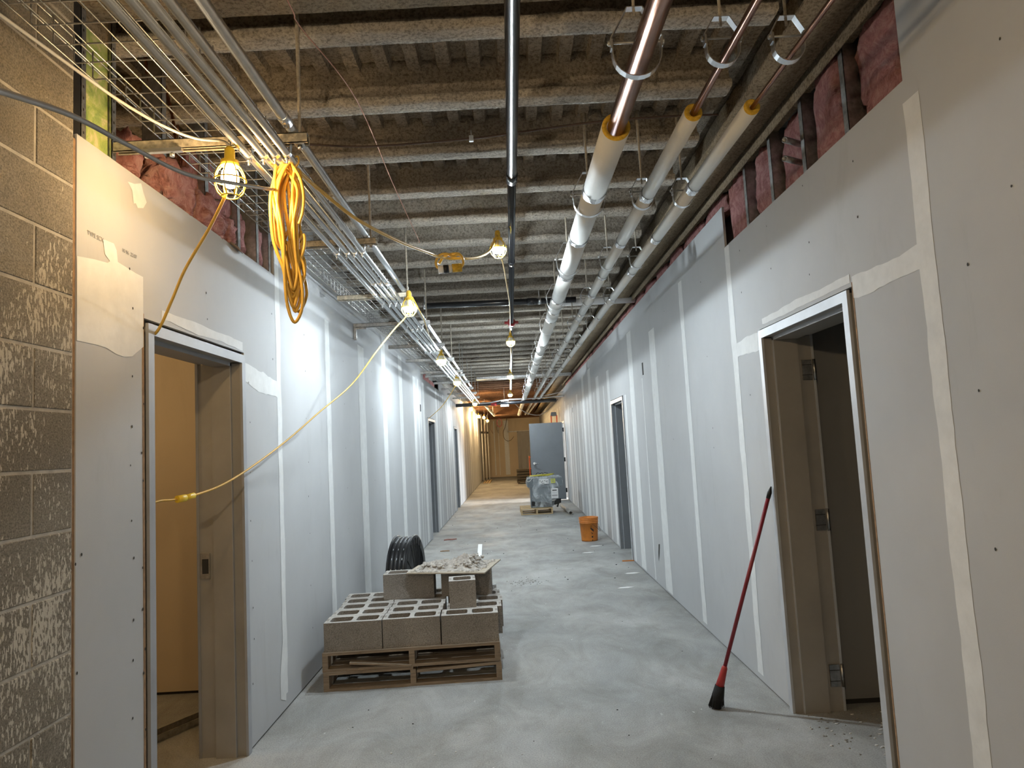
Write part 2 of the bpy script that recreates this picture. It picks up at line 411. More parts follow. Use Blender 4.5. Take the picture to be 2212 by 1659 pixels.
def lextra(mb):
    # joint compound patch beside and above the near door
    x = -(XW-.0016)
    P = [(2.446, 2.363), (2.547, 2.379), (2.637, 2.389), (2.652, 2.4), (2.618, 2.418), (2.606, 2.47), (2.62, 2.475), (2.678, 2.478), (2.697, 2.456), (2.706, 2.411), (2.77, 2.405), (2.836, 2.399), (2.895, 2.397), (2.895, 2.098), (2.808, 2.046), (2.75, 2.036), (2.692, 2.04), (2.63, 2.055), (2.571, 2.058), (2.446, 2.056)]
    mb.add([(x, a, b_) for a, b_ in P], [tuple(range(len(P)))[::-1]], 1)
    P = [(2.778, 2.77), (2.83, 2.78), (2.883, 2.803), (2.90, 2.77), (2.927, 2.735), (2.90, 2.70), (2.856, 2.685), (2.84, 2.70), (2.823, 2.692), (2.813, 2.746)]
    mb.add([(x, a, b_) for a, b_ in P], [tuple(range(len(P)))[::-1]], 1)
    mud_h(mb, -1, 2.10, .11, 4.01, 4.56, 5, 1, dz=-.05)
    mud_h(mb, -1, 2.262, .045, 3.05, 3.98, 8, 1)
    P = [(4.50, .10), (4.60, .06), (4.62, .28), (4.60, .5), (4.55, .42), (4.50, .25)]
    mb.add([(x, a, b_) for a, b_ in P], [tuple(range(len(P)))[::-1]], 1)
    for y_, zs in ((2.46, [1.3, 1.28, .9]), (2.80, [.2+.2*i for i in range(12)]), (2.885, [.1+.16*i for i in range(14)]), (4.06, [.3+.25*i for i in range(8)]), (4.5, [2.5, 2.2]), (3.5, [2.3, 2.45]), (5.2, [.4+.3*i for i in range(8)]), (6.4, [.5+.4*i for i in range(6)]), (7.7, [.5+.4*i for i in range(6)])):
        screws(mb, -1, y_, zs, int(y_*100))
    # cut for an electrical box
    mb.box(-XW+.003, -XW-.01, 11.75, 11.85, 2.27, 2.39, 2)
    mb.box(-XW+.0015, -XW-.01, 2.886, 2.900, .02, 2.24, 4)
wall_l = wall_side('wall_left', -1, [(2.445, 4.55, 2.82), (4.55, 12.3, 3.03), (12.3, 15, 2.88), (15, Y_END, 3.12)], LD, joints=lj, extra=lextra)
rj = [(2.455, .10, -.0, 2.80), (4.64, .10, .05, 2.88), (5.95, .125, .05, 2.95), (7.27, .29, .03, 2.75), (7.95, .05, .03, 2.3), (8.64, .30, .03, 2.95), (9.2, .12, .03, 2.2)]
for y, w_ in ((10.72, .26), (12.04, .38), (13.22, .42), (14.49, .40), (15.89, .36), (17.1, .34), (18.4, .34), (19.5, .2)): lj_ = (y, w_, .03, 2.6+.4*((y*3.1) % 1)); rj += [lj_, (y+.58, .12, .03, 2.5)]
y = 21.6
while y < 37: rj.append((y, .2+.15*((y*5.3) % 1), .03, 2.75)); y += 1.1
def rextra(mb):
    mud_h(mb, 1, 2.215, .10, 2.46, 3.0, 3, 1, dz=-.0)
    mud_h(mb, 1, 2.16, .10, 4.17, 4.66, 4, 1)
    mud_h(mb, 1, 2.262, .04, 3.02, 4.1, 12, 1)
    for y_, zs in ((2.0, [2.7, 2.3, 1.9, 1.4]), (2.25, [2.1, 1.7, 1.2]), (2.9, [2.75, 2.5]), (3.4, [2.78, 2.5, 2.35]), (3.9, [2.8, 2.5]), (4.4, [2.8, 2.5, 1.8]), (5.3, [2.8, 2.2, 1.7, 1.5]), (6.6, [2.8, 2.3, 1.6]), (8.3, [2.6, 2.4, 2.1])): screws(mb, 1, y_, zs, int(y_*77))
    mb.box(XW-.003, XW+.01, 7.84, 7.90, 2.33, 2.47, 2)
    P = [(7.60, .47), (7.66, .46), (7.70, .36), (7.72, .27), (7.67, .33)]
    mb.add([(XW-.003, a, b_) for a, b_ in P], [tuple(range(len(P)))], 2)
    mb.box(XW-.0015, XW+.01, 3.000, 3.010, .02, 2.24, 4)
    mb.box(XW-.0015, XW+.01, 17.1, 17.2, 2.35, 2.47, 2)
wall_r = wall_side('wall_right', 1, [(-3, 2.49, 3.50), (2.49, 4.675, 2.885), (4.675, 20.02, 3.17), (20.02, Y_END, 3.17)], RD, joints=rj, extra=rextra)
def wall_text(body, y, z, size, s=-1):
    cu = bpy.data.curves.new('printed_text', 'FONT'); cu.body = body; cu.size = size; cu.extrude = .0002
    tmp = bpy.data.objects.new('printed_text', cu); COL.objects.link(tmp)
    me = bpy.data.meshes.new_from_object(tmp.evaluated_get(bpy.context.evaluated_depsgraph_get())); bpy.data.objects.remove(tmp)
    o = bpy.data.objects.new('printed_text', me); COL.objects.link(o); me.materials.clear(); me.materials.append(M['ink'])
    o.parent = wall_l if s < 0 else wall_r; o.rotation_euler = (R(90), 0, R(90)); o.location = (s*(XW-.0022), y, z); return o
M['ink'] = simple('faded_ink', (.25, .24, .23), .8)
wall_text('TYPE SCX', 2.505, 2.462, .024)
wall_text('10 06  23:07', 2.735, 2.462, .022)
# masonry pier on the left
mb = MB(); rnd = random.Random(4); H = .2032
mb.box(-XW-.003, -XW-.20, -3, 2.428, 0, 3.54, 1)
for k in range(0, 18):
    z0 = -.028+H*k; off = 2.43-(.2032 if k % 2 else .4064); y1 = 2.43
    while y1 > -3:
        y0 = off if y1 == 2.43 else y1-.4064
        a, b_ = y0+.0045, y1-.0045
        za, zb = max(0, z0+.0045), min(3.54, z0+H-.0045)
        if a > -2.9 and zb > za:
            e = .003; x = -XW+rnd.uniform(-.0012, .0012)
            vs = [(x, a+e, za+e), (x, b_-e, za+e), (x, b_-e, zb-e), (x, a+e, zb-e), (x-e*1.5, a, za), (x-e*1.5, b_, za), (x-e*1.5, b_, zb), (x-e*1.5, a, zb), (x-.2, a, za), (x-.2, b_, za), (x-.2, b_, zb), (x-.2, a, zb)]
            mb.add(vs, [(0, 1, 2, 3), (4, 5, 1, 0), (5, 6, 2, 1), (6, 7, 3, 2), (7, 4, 0, 3), (8, 9, 5, 4), (9, 10, 6, 5), (10, 11, 7, 6), (11, 8, 4, 7)], 0)
        y1 = y0
struct(mb.build('wall_masonry', ['cmuwall', 'mortar']))
mb = MB().box(-XW-.005, -XW-.12, 2.43, 2.445, 0, 2.8); struct(mb.build('trim_1', 'kraft'))
# end walls, rooms behind the doors
mb = MB().box(-1.75, 1.75, Y_END, Y_END+.15, 0, 3.10).box(-4.6, 4.6, Y_END+.02, Y_END+.15, 3.10, 3.62, 2)
for x_, w_ in ((-.95, .05), (-.30, .24), (-.72, .03)): mb.box(x_-w_/2, x_+w_/2, Y_END-.004, Y_END, .1, 3.0, 1)
mb.box(-.2, 1.2, Y_END-.004, Y_END, 2.36, 2.42, 1)
struct(mb.build('wall_end', ['tan', 'mud', 'deckwarm']))
struct(MB().box(-1.75, 1.75, -3.1, -3, 0, 3.5).build('wall_back', 'gyp2'))
mb = MB()
mb.box(-4.6, -4.5, -3, 38, 0, 3.56)
mb.box(-1.74, -4.5, 5.02, 5.14, .02, 3.0); mb.box(-1.74, -4.5, 5.03, 5.13, 0, .02, 1)
mb.box(-1.74, -4.5, 1.6, 1.7, 0, 3.0)
for yy in (12.0, 14.6, 17.8, 19.9): mb.box(-1.74, -4.5, yy, yy+.1, 0, 3.3)
mb.box(-3.2, -3.3, 12.1, 19.9, 0, 3.3)
struct(mb.build('wall_left_rooms', ['tan', 'dark']))
mb = MB()
mb.box(4.5, 4.6, -3, 38, 0, 3.56)
mb.box(1.80, 4.5, 4.20, 4.30, .03, 3.2); mb.box(1.80, 4.5, 4.21, 4.29, 0, .03, 1)
mb.box(1.74, 4.5, 1.5, 1.6, 0, 3.2)
for yy in (8.9, 11.0, 19.6, 23.0): mb.box(1.74, 4.5, yy, yy+.1, 0, 3.3)
mb.box(3.0, 3.1, 9, 11, 0, 3.3)
struct(mb.build('wall_right_rooms', ['gypshade', 'dark']))

# ------------------------------------------------------------------ door frames (hollow metal)
def door_frame(n, s, y0, y1, zt, depth=.27, fw=.048, face='alum', inner='brown'):
    g = sempty('door_%d' % n, (s*XW, (y0+y1)/2, 0))
    xf, xr = XW-.012, XW+depth
    def jamb(ya, yb, inward):          # ya..yb frame body, inward = +1 if the opening is on the +Y side
        m_ = MB().box(s*xf, s*(xf+.014), ya, yb, 0, zt+fw, 0)
        m_.box(s*(xf+.014), s*xr, ya+.004, yb-.004, 0, zt, 1)
        yi = yb if inward > 0 else ya
        m_.box(s*(XW+.052), s*(XW+depth-.085), yi-inward*.004, yi+inward*.016, 0, zt, 1)
        m_.box(s*(XW+.050), s*(XW+.054), yi-inward*.004, yi+inward*.0165, 0, zt, 2)
        m_.box(s*xr, s*(xr+.014), ya, yb, 0, zt+fw, 0)
        return m_.build('jamb', [face, inner, face], g)
    j0 = jamb(y0-fw, y0, 1); j1 = jamb(y1, y1+fw, -1)
    h = MB().box(s*xf, s*(xf+.014), y0, y1, zt, zt+fw, 0)
    h.box(s*(xf+.014), s*xr, y0, y1, zt+.004, zt+fw-.004, 1)
    h.box(s*(XW+.052), s*(XW+depth-.085), y0, y1, zt-.016, zt+.004, 1)
    h.box(s*(XW+.050), s*(XW+.054), y0, y1, zt-.0165, zt+.004, 2)
    h.build('header', [face, inner, face], g)
    return g, j0, j1
g1, ja, jb = door_frame(1, -1, 2.965, 3.94, 2.155, depth=.245, face='frame', inner='brown')
sp_ = MB().box(-1.715, -1.765, 3.9335, 3.940, .955, 1.095, 0)
sp_.box(-1.722, -1.757, 3.932, 3.9345, .985, 1.065, 1)
sp_.build('strike_plate', ['galvr', 'dark'], jb)
g2, ja, jb = door_frame(2, 1, 3.088, 4.110, 2.165, depth=.28, face='alum', inner='brown')
for z_ in (1.96, 1.08, .20):
    hb = MB().box(1.745, 1.80, 4.100, 4.112, z_-.06, z_+.06, 0); hb.cyl((1.815, 4.10, z_-.062), (1.815, 4.10, z_+.062), .009, 10, 0)
    for dz in (-.03, .03): hb.box(1.745, 1.80, 4.098, 4.1125, z_+dz-.0015, z_+dz+.0015, 1)
    hb.build('hinge', ['galvr', 'dark'], jb)
door_frame(3, 1, 9.45, 10.49, 2.15, face='alum', inner='doorgrey')
door_frame(4, -1, 12.77, 13.83, 2.15, face='alum', inner='doorgrey')
door_frame(5, -1, 18.42, 19.38, 2.15, face='alum', inner='doorgrey')
g6, ja, jb = door_frame(6, 1, 20.08, 21.04, 2.21, face='alum', inner='white')
# far end doorway and its leaf
g7 = sempty('door_7', (.8, Y_END, 0))
MB().box(.28, .34, Y_END-.03, Y_END+.01, 0, 2.38).box(1.24, 1.30, Y_END-.03, Y_END+.01, 0, 2.38).build('jamb', 'brown', g7)
MB().box(.28, 1.30, Y_END-.03, Y_END+.01, 2.33, 2.38).build('header', 'brown', g7)
MB().box(.34, 1.24, Y_END-.012, Y_END-.003, 0, 2.33).box(.36, .48, Y_END-.02, Y_END-.01, 0, 2.3, 1).box(.70, .80, Y_END-.02, Y_END-.01, 0, 2.3, 1).build('door_panel', ['gyp2', 'brown'], g7)
# open grey door leaf hinged on the right wall
dl = thing('door_leaf', 'plain grey door standing open across the right side of the corridor', 'door', (1.46, 19.96, .03))
MB().box(.505, 1.455, 19.94, 19.985, .03, 2.215).build('leaf', 'doorgrey', dl)
lv = MB().cyl((.60, 19.94, 1.08), (.60, 19.90, 1.08), .034, 16).cyl((.60, 19.90, 1.08), (.60, 19.885, 1.08), .012, 10).tube([(.60, 19.885, 1.08), (.66, 19.88, 1.08), (.73, 19.885, 1.075)], .010, 8)
lv.build('lever_handle', 'galv', dl)
for z_ in (2.0, 1.15, .28): MB().box(1.455, 1.50, 19.955, 19.97, z_-.06, z_+.06).cyl((1.478, 19.945, z_-.06), (1.478, 19.945, z_+.06), .010, 8).build('hinge', 'dark', dl)

# ------------------------------------------------------------------ ceiling deck and joists
mb = MB()
xs = []; x = -4.6
while x < 4.6: xs += [(x, .0), (x+.058, .0), (x+.068, -.036), (x+.13, -.036), (x+.142, 0)]; x += .152
ys = [-3+.5*i for i in range(8)]; y = 1.0
while y < 9: ys.append(y); y += .06
while y < 38: ys.append(y); y += .5
vs = []; nx = len(xs)
for yy in ys:
    for (xx, dz) in xs:
        n1 = noise.noise(Vector((xx*6, yy*9, 0)))*.006+noise.noise(Vector((xx*30, yy*30, 1)))*.005
        vs.append((xx, yy, Z_DECK+dz+n1))
fs = [(j*nx+i, j*nx+i+1, (j+1)*nx+i+1, (j+1)*nx+i) for j in range(len(ys)-1) for i in range(nx-1)]
mi = []
for j in range(len(ys)-1):
    for i in range(nx-1): mi.append(1 if ys[j] > 18.2 else 0)
mb.add(vs, fs, 0, False); mb.m = mi
mb.box(-4.6, 4.6, -3, 38, 3.62, 3.7, 0)
struct(mb.build('ceiling', ['spray', 'deckwarm']))

def joist_mesh(seed, x0, x1, wid=.118, zb=0.0, step=.05):
    hw = wid/2; hz = Z_DECK-Z_J
    prof = [(-hw, 0, 1), (-hw, .035, 1), (-.022, .055, 0), (-.018, hz*.5, 0), (-.03, hz-.03, 0), (-.07, hz, 0), (.07, hz, 0), (.03, hz-.03, 0), (.018, hz*.5, 0), (.022, .055, 0), (hw, .035, 1), (hw, 0, 1), (hw*.5, -.004, 1), (-hw*.5, -.004, 1)]
    n = int((x1-x0)/step); vs = []; k = len(prof)
    for i in range(n+1):
        xx = x0+(x1-x0)*i/n
        for (yy, zz, _) in prof:
            d = noise.noise(Vector((xx*5+seed*13, yy*20, zz*14)))*.005+noise.noise(Vector((xx*34+seed, yy*60, zz*50)))*.006
            vs.append((xx, yy+d*(1 if yy > 0 else -1)*.9, zz+d))
    fs = []; mi = []
    for i in range(n):
        for j in range(k):
            fs.append((i*k+j, i*k+(j+1) % k, (i+1)*k+(j+1) % k, (i+1)*k+j))
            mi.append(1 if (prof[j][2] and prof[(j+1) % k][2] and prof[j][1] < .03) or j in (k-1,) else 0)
    m_ = MB(); m_.add(vs, fs, 0, True); m_.m = mi; return m_
jp = joist_mesh(1, -4.45, 1.20).build('ceiling_joist', ['spray', 'spraylit'])
jlab = 'fireproofed steel joist crossing the grey stretch of ceiling, sprayed tan grey'
jl2 = 'brown steel joist crossing the far ceiling beyond the black cross pipe'
jp.location = (0, 2.79, Z_J); tag(jp, 'nearest slim sprayed steel joist, next behind the wide near beam', 'joist')
jp2 = joist_mesh(2, -4.45, 1.20).build('ceiling_joist', ['spray', 'spraylit']); jp2.location = (0, 3.405, Z_J); tag(jp2, 'second slim sprayed steel joist behind the wide near beam', 'joist')
jb_ = joist_mesh(3, -4.45, 1.20).build('ceiling_joist', ['deckwarm', 'deckwarm'])
far = []; y = 3.405+.615; k = 0; kb = 0
while y < 37.3:
    src = (jp if k % 2 else jp2) if y < 18.4 else jb_
    if y >= 18.4 and not far: o = jb_; far.append(o)
    else: o = src.copy(); COL.objects.link(o)
    if y >= 18.4: kb += 1
    o.location = (0, y, Z_J)
    if y < 18.4: tag(o, '%s grey sprayed ceiling joist, counted from the wide tan beam nearest the camera' % ordinal(k+3), 'joist', 'sprayed joists of the grey ceiling')
    else: tag(o, '%s brown far ceiling joist, counted from where the grey ceiling ends' % ordinal(kb), 'joist', 'brown joists of the far ceiling')
    y += .615; k += 1
# wide near girder
gm = joist_mesh(7, -4.45, 1.20, wid=.62, step=.05).build('ceiling_girder', ['spray', 'spraytan'])
gm.location = (0, 2.30, Z_J-.0); tag(gm, 'wide tan sprayed beam across the top edge, nearest ceiling beam', 'beam')
# beam running along the right wall
mb = MB(); vs = []; prof = [(1.27, 3.30), (1.27, 3.33), (1.355, 3.35), (1.36, 3.55), (1.40, 3.55), (1.395, 3.35), (1.485, 3.33), (1.485, 3.30), (1.38, 3.295)]
ysb = [-2.9+.2*i for i in range(18)]; y = .7
while y < 8: ysb.append(y); y += .06
while y < 37.4: ysb.append(y); y += .4
for yy in ysb:
    for (a, b_) in prof:
        d = noise.noise(Vector((a*20, yy*7, b_*20)))*.01
        vs.append((a+d, yy, b_+d*.6))
k = len(prof); mb.add(vs, [(i*k+j, i*k+(j+1) % k, (i+1)*k+(j+1) % k, (i+1)*k+j) for i in range(len(ysb)-1) for j in range(k)], 0, True)
tag(mb.build('wall_beam', 'spraytan'), 'tan sprayed steel beam running the length of the corridor above the right wall', 'beam')
# stub ends of joists bearing (deep dark pockets) come from the joists stopping at x=1.20
# deflection track at the wall head
mb = MB().box(1.52, 1.60, -3, 20.0, 3.30, 3.36).box(1.52, 1.524, -3, 20.0, 3.255, 3.30).box(1.715, 1.73, 2.3, 37.4, 2.7, 3.56, 1).box(1.53, 1.70, -3, 37.4, 3.36, 3.56, 1)
struct(mb.build('trim_2', ['spraytan', 'gyp2']))
mb = MB().box(-1.62, -1.74, 4.60, 12.3, 3.0, 3.56).box(-1.66, -1.74, 12.3, 15.0, 2.86, 3.56).box(-1.60, -1.74, 15, 37.4, 3.1, 3.56)  # set-back boards in a darker tone paint the upper wall's shade
mb.box(-1.54, -1.63, 4.55, 12.3, 3.02, 3.05, 1)
struct(mb.build('trim_3', ['gyp2', 'galvr']))

# ------------------------------------------------------------------ left wall cavity: studs, green board, insulation
def stud(y, z0, z1, s=-1, lab='', w_=.041, holes=True):
    m_ = MB(); x0 = s*(XW+.016)
    m_.box(x0, x0+s*.0025, y, y+w_, z0, z1, 0); m_.box(x0, x0+s*.092, y, y+.0025, z0, z1, 0); m_.box(x0+s*.09, x0+s*.092, y, y+w_, z0, z1, 0)
    if holes:
        z = z0+.03
        while z < z1-.02:
            m_.box(x0-s*.0006, x0+s*.0005, y+w_*.5-.004, y+w_*.5+.004, z-.005, z+.005, 1); z += .045
    return tag(m_.build('wall_stud', ['galvr', 'dark']), lab, 'stud')
tag(MB().box(-1.545, -1.60, 2.447, 2.490, 2.6, 3.55).build('wall_stud', 'blackc'), 'black steel post standing against the end of the masonry wall', 'stud')
stud(2.495, 2.6, 3.55, lab='punched steel stud on the near side of the green board', w_=.03)
gb = MB().box(-1.56, -1.575, 2.528, 2.69, 2.70, 3.30, 0).box(-1.56, -1.575, 2.528, 2.72, 3.30, 3.55, 1).build('green_board', ['green', 'spraytan']); tag(gb, 'strip of green board behind the wire tray beside the masonry', 'wall board')
stud(2.695, 2.6, 3.55, lab='punched steel stud on the far side of the green board', w_=.03)
for y_, t_ in ((3.10, 'steel stud in the open cavity above the near left door, beside the first strut'), (3.55, 'steel stud above the middle of the near left door'), (3.98, 'steel stud above the far jamb of the near left door'), (4.28, 'steel stud between pink batts at the far end of the low board'), (4.50, 'steel stud at the corner where the taller left wall begins')):
    stud(y_, 2.6, 3.55, lab=t_, holes=False)
def batt(c, h, seed, lab, amp=.32, fr=2.6, grp=None, nu=40, nv=26):
    o = MB().blob(c, h, amp, seed, 0, nu, nv, .6, fr).build('insulation_batt', 'pink'); return tag(o, lab, 'insulation', grp)
batt((-1.590, 2.88, 2.93), (.05, .06, .10), 1, 'small orange pink tuft of insulation beside the first strut bracket')
batt((-1.580, 3.22, 2.925), (.070, .19, .105), 2, 'bulging pink insulation batt directly behind the caged yellow lamp')
batt((-1.578, 3.60, 2.915), (.066, .18, .095), 3, 'pink insulation batt sagging over the board above the left door')
batt((-1.585, 3.86, 2.90), (.055, .09, .085), 4, 'pink insulation lump touching the torn board edge')
batt((-1.620, 3.70, 3.05), (.04, .28, .18), 14, 'flat pink batt high behind the wire tray')
batt((-1.630, 4.14, 2.90), (.045, .09, .20), 5, 'upright pink batt right of the torn board edge')
batt((-1.630, 4.40, 2.90), (.05, .085, .22), 6, 'last upright pink batt before the taller left wall')
batt((-1.620, 2.78, 3.02), (.03, .035, .22), 15, 'narrow pink strip hanging beside the green board')
for i, (yy, zz, hy) in enumerate(((12.7, 2.98, .35), (13.5, 2.95, .4), (14.4, 2.92, .4))): batt((-1.635, yy, zz), (.04, hy, .12), 20+i, '%s pink strip above the lowered left wall past the middle door' % ordinal(i+1), .2, grp='pink strips above the far left doors')
# torn corner of the board
tag(MB().add([(-1.52, 3.80, 2.815), (-1.50, 3.84, 2.80), (-1.49, 3.90, 2.785), (-1.515, 3.97, 2.80), (-1.528, 3.95, 2.835), (-1.528, 3.83, 2.835)], [(0, 1, 2, 3, 4, 5)], 0).add([(-1.52, 3.80, 2.812), (-1.50, 3.84, 2.797), (-1.49, 3.90, 2.782), (-1.515, 3.97, 2.797), (-1.528, 3.95, 2.832), (-1.528, 3.83, 2.832)], [(5, 4, 3, 2, 1, 0)], 0).build('paper_flap', 'kraft'), 'torn paper flap at the top edge of the low left board', 'paper')
# armoured copper cables hanging behind the tray
def armoured(pts, r, lab):
    P = smooth(pts, 26); rs = [r*(1+.22*math.sin(i*1.6)) for i in range(len(P))]
    return tag(MB().tube(P, rs, 8).build('armoured_cable', 'copper'), lab, 'cable', 'copper armoured cables behind the wire tray')
al = 'copper coloured armoured cable looping down behind the wire tray'
armoured([(-1.62, 3.10, 3.50), (-1.60, 3.12, 3.25), (-1.58, 3.14, 3.08), (-1.57, 3.3, 2.97), (-1.60, 3.5, 2.93)], .008, 'nearest copper armoured cable hanging behind the wire tray')
armoured([(-1.66, 3.35, 3.52), (-1.60, 3.32, 3.3), (-1.57, 3.28, 3.1), (-1.60, 3.3, 2.95)], .008, 'copper armoured cable dropping straight down behind the mesh tray')
armoured([(-1.64, 3.42, 3.5), (-1.66, 3.5, 3.3), (-1.62, 3.42, 3.12), (-1.58, 3.36, 2.98), (-1.62, 3.3, 2.9)], .008, 'copper armoured cable with a wide loop, farthest behind the mesh tray')
armoured([(-1.60, 3.0, 2.97), (-1.62, 3.25, 2.96)], .007, 'short copper armoured cable lying level just above the first strut')
tag(MB().tube([Vector(p) for p in smooth([(-1.56, 3.45, 2.93), (-1.54, 3.6, 2.99), (-1.57, 3.8, 3.06), (-1.62, 4.0, 3.1)], 14)], .007).build('armoured_cable', 'copper'), 'copper armoured cable coming out between two pink batts', 'cable')

# ------------------------------------------------------------------ right wall cavity
for y_, t_ in ((2.93, 'grey steel stud between the two nearest pink batts on the right'), (3.37, 'grey steel stud behind the two short pipe stubs'), (3.80, 'grey steel stud beyond the pipe stubs on the right'), (4.22, 'dark steel stud between the two farthest low right batts')):
    stud(y_, 2.7, 3.32, 1, t_, holes=False)
batt((1.635, 2.71, 3.10), (.055, .20, .26), 31, 'large curling pink batt in the nearest right wall bay', .25, 5)
batt((1.615, 3.14, 3.08), (.065, .16, .27), 32, 'tall pink batt in the second right wall bay', .22, 3)
batt((1.635, 3.58, 3.06), (.045, .19, .26), 33, 'pink batt behind the pipe stubs', .2, 3)
batt((1.620, 4.02, 3.05), (.05, .15, .26), 34, 'pink batt in the fourth right wall bay', .25, 3)
batt((1.615, 4.46, 3.04), (.06, .17, .27), 35, 'lighter pink batt ending at the tall right board', .25, 3)
for i in range(24): batt((1.615, 5.0+i*.62, 3.235), (.04, .30, .075), 40+i, '%s thin pink strip above the long right wall, counted from the near end' % ordinal(i+1), .3, 4, 'pink strips above the right wall', 20, 10)
for z_, yy, t_ in ((3.075, 3.40, 'upper short grey pipe stub poking from the right wall cavity'), (2.985, 3.42, 'lower short grey pipe stub poking from the right wall cavity')):
    tag(MB().pipe((1.46, yy-.0, z_), (1.60, yy+.10, z_+.01), .011, .016, 14).build('pipe_stub', 'galvr'), t_, 'pipe')

# ------------------------------------------------------------------ wire cable tray
def tray(y0, y1, lab):
    t = thing('wire_cable_tray', lab, 'cable tray', (-1.16, y0, 2.92), 'wire mesh cable tray sections')
    m_ = MB(); xl, xr, zb = -1.36, -.95, 2.915
    x = xl
    while x <= xr+.001: m_.tube([(x, y0, zb), (x, y1, zb)], .0026, 5); x += .0513
    for z_ in (zb+.045, zb+.09):
        for x in (xl, xr): m_.tube([(x-.003, y0, z_), (x-.003, y1, z_)], .0026, 5)
    m_.build('long_wires', 'galvr', t)
    c_ = MB(); y = y0+.03
    while y < y1:
        c_.tube([(xl, y, zb+.10), (xl, y, zb+.008), (xl+.008, y, zb), (xr-.008, y, zb), (xr, y, zb+.008), (xr, y, zb+.10)], .0026, 5, sm=False); y += .1016
    c_.build('cross_wires', 'galvr', t); return t
ty = [(.4, 3.6, 'nearest wire mesh cable tray section, above the first strut'), (3.62, 6.7, 'wire mesh tray section behind the hanging cord bundle'), (6.72, 9.75, 'wire mesh tray section past the third strut'), (9.77, 12.8, 'wire mesh tray section above the first pink strip'), (12.82, 16, 'wire mesh tray section near the second left door'), (16.02, 19.4, 'farthest wire mesh tray section')]
for a, b_, l_ in ty: tray(a, b_, l_)

# ------------------------------------------------------------------ strut trapezes with clamps
cx = [-1.005, -.945, -.898, -.850]
def clampmesh(x, y, z, r):
    m_ = MB(); pts = [(x+(r+.002)*math.cos(a), y, z+(r+.002)*math.sin(a)) for a in [R(t) for t in range(150, 391, 20)]]
    pts = [(x-r-.004, y, z+.04)]+pts[0:]+[(x+r+.004, y, z+.04)]
    m_.strip(pts, .022, (0, 1, 0), .0025)
    return m_
def trapeze(y, xl, lab, mat, grp=None, z=2.862, rodtop=3.50, rodspray=True):
    t = thing('strut_hanger', lab, 'strut', (-.80, y, z), grp)
    c = MB(); h = .041; w2 = .0205
    c.box(xl, -.762, y-w2, y-w2+.003, z, z+h).box(xl, -.762, y+w2-.003, y+w2, z, z+h).box(xl, -.762, y-w2, y+w2, z+h-.003, z+h)
    c.box(xl, -.762, y-w2, y-w2+.010, z, z+.003).box(xl, -.762, y+w2-.010, y+w2, z, z+.003)
    c.build('channel', mat, t)
    rd = MB().tube([(-.795, y, z-.01), (-.795, y, rodtop-.10), (-.80, y, rodtop)], [.005, .006, .008] if not rodspray else [.006, .009, .016], 8)
    ro = rd.build('threaded_rod', 'spraypipe' if rodspray else 'rod', t)
    MB().box(-.815, -.775, y-.018, y+.018, z-.006, z, 0).cyl((-.795, y, z-.02), (-.795, y, z-.006), .010, 6).build('washer_nut', 'galvr', ro)
    for x_ in cx:
        cm = clampmesh(x_, y+.0, 2.828, .0155).build('clamp', 'galv', t)
        r_ = .0155; MB().cyl((x_, y, 2.828-r_-.001), (x_, y, 2.828-r_-.028), .0045, 8).cyl((x_, y, 2.828-r_-.006), (x_, y, 2.828-r_-.013), .010, 6).build('bolt', 'galv', cm)
    return t
trapeze(2.715, -1.54, 'nearest dusty strut under the tray, beside the caged yellow lamp', 'strutspray')
trapeze(4.13, -1.37, 'second dusty strut, half hidden behind the hanging cord bundle', 'strutspray')
trapeze(5.62, -1.37, 'third strut from the camera, just before the first white lamp on the conduits', 'strutspray')
t4 = trapeze(6.88, -1.52, 'fourth strut, its left end bracketed to the left wall', 'galvr')
MB().box(-1.525, -1.50, 6.86, 6.90, 2.74, 2.90).box(-1.50, -1.40, 6.87, 6.89, 2.845, 2.862).build('wall_bracket', 'galvr', t4)
for i, (y_, l_) in enumerate(((8.42, 'fifth strut, in front of the second white conduit lamp'), (9.80, 'sixth strut, behind the second white conduit lamp'), (11.4, 'first of the close pair of struts before the third conduit lamp'), (12.0, 'second of the close pair of struts'), (13.3, 'strut just behind the close pair'), (14.7, 'third strut behind the close pair'), (16.1, 'strut before the far white conduit lamp'), (17.5, 'farthest strut under the conduits'))):
    trapeze(y_, -1.45, l_, 'galvr', rodspray=i < 2)
# bracket plate under the first strut at the wall
tag(MB().box(-1.42, -1.26, 2.68, 2.70, 2.845, 2.860).cyl((-1.40, 2.688, 2.84), (-1.40, 2.688, 2.826), .010, 8).cyl((-1.30, 2.688, 2.84), (-1.30, 2.688, 2.826), .010, 8).build('bracket_plate', 'galv'), 'bright plate with two nuts bolted under the first strut', 'bracket')

# ------------------------------------------------------------------ conduits
def conduit(x, z, r, y0, y1, lab, seed):
    t = thing('electrical_conduit', lab, 'conduit', (x, y0, z))
    MB().cyl((x, y0, z), (x, y1, z), r, 18).build('tube', 'galv', t)
    rnd = random.Random(seed); y = y0+1.4+rnd.random()*.4
    y = {0: 5.3, 1: 4.95, 2: 4.95, 3: 4.95, 4: 2.62}[seed]
    while y < y1-.3:
        c_ = MB().cyl((x, y-.035, z), (x, y+.035, z), r+.0035, 16); c_.cyl((x, y-.02, z-r-.003), (x, y-.02, z-r-.008), .004, 6).cyl((x, y+.02, z-r-.003), (x, y+.02, z-r-.008), .004, 6)
        c_.build('coupling', 'galv', t); y += 3.05
    return t
cl = ['leftmost thin steel conduit under the struts, beside the mesh tray', 'second steel conduit from the left under the struts', 'third steel conduit from the left under the struts', 'fourth steel conduit from the left under the struts, nearest the hanging cord bundle']
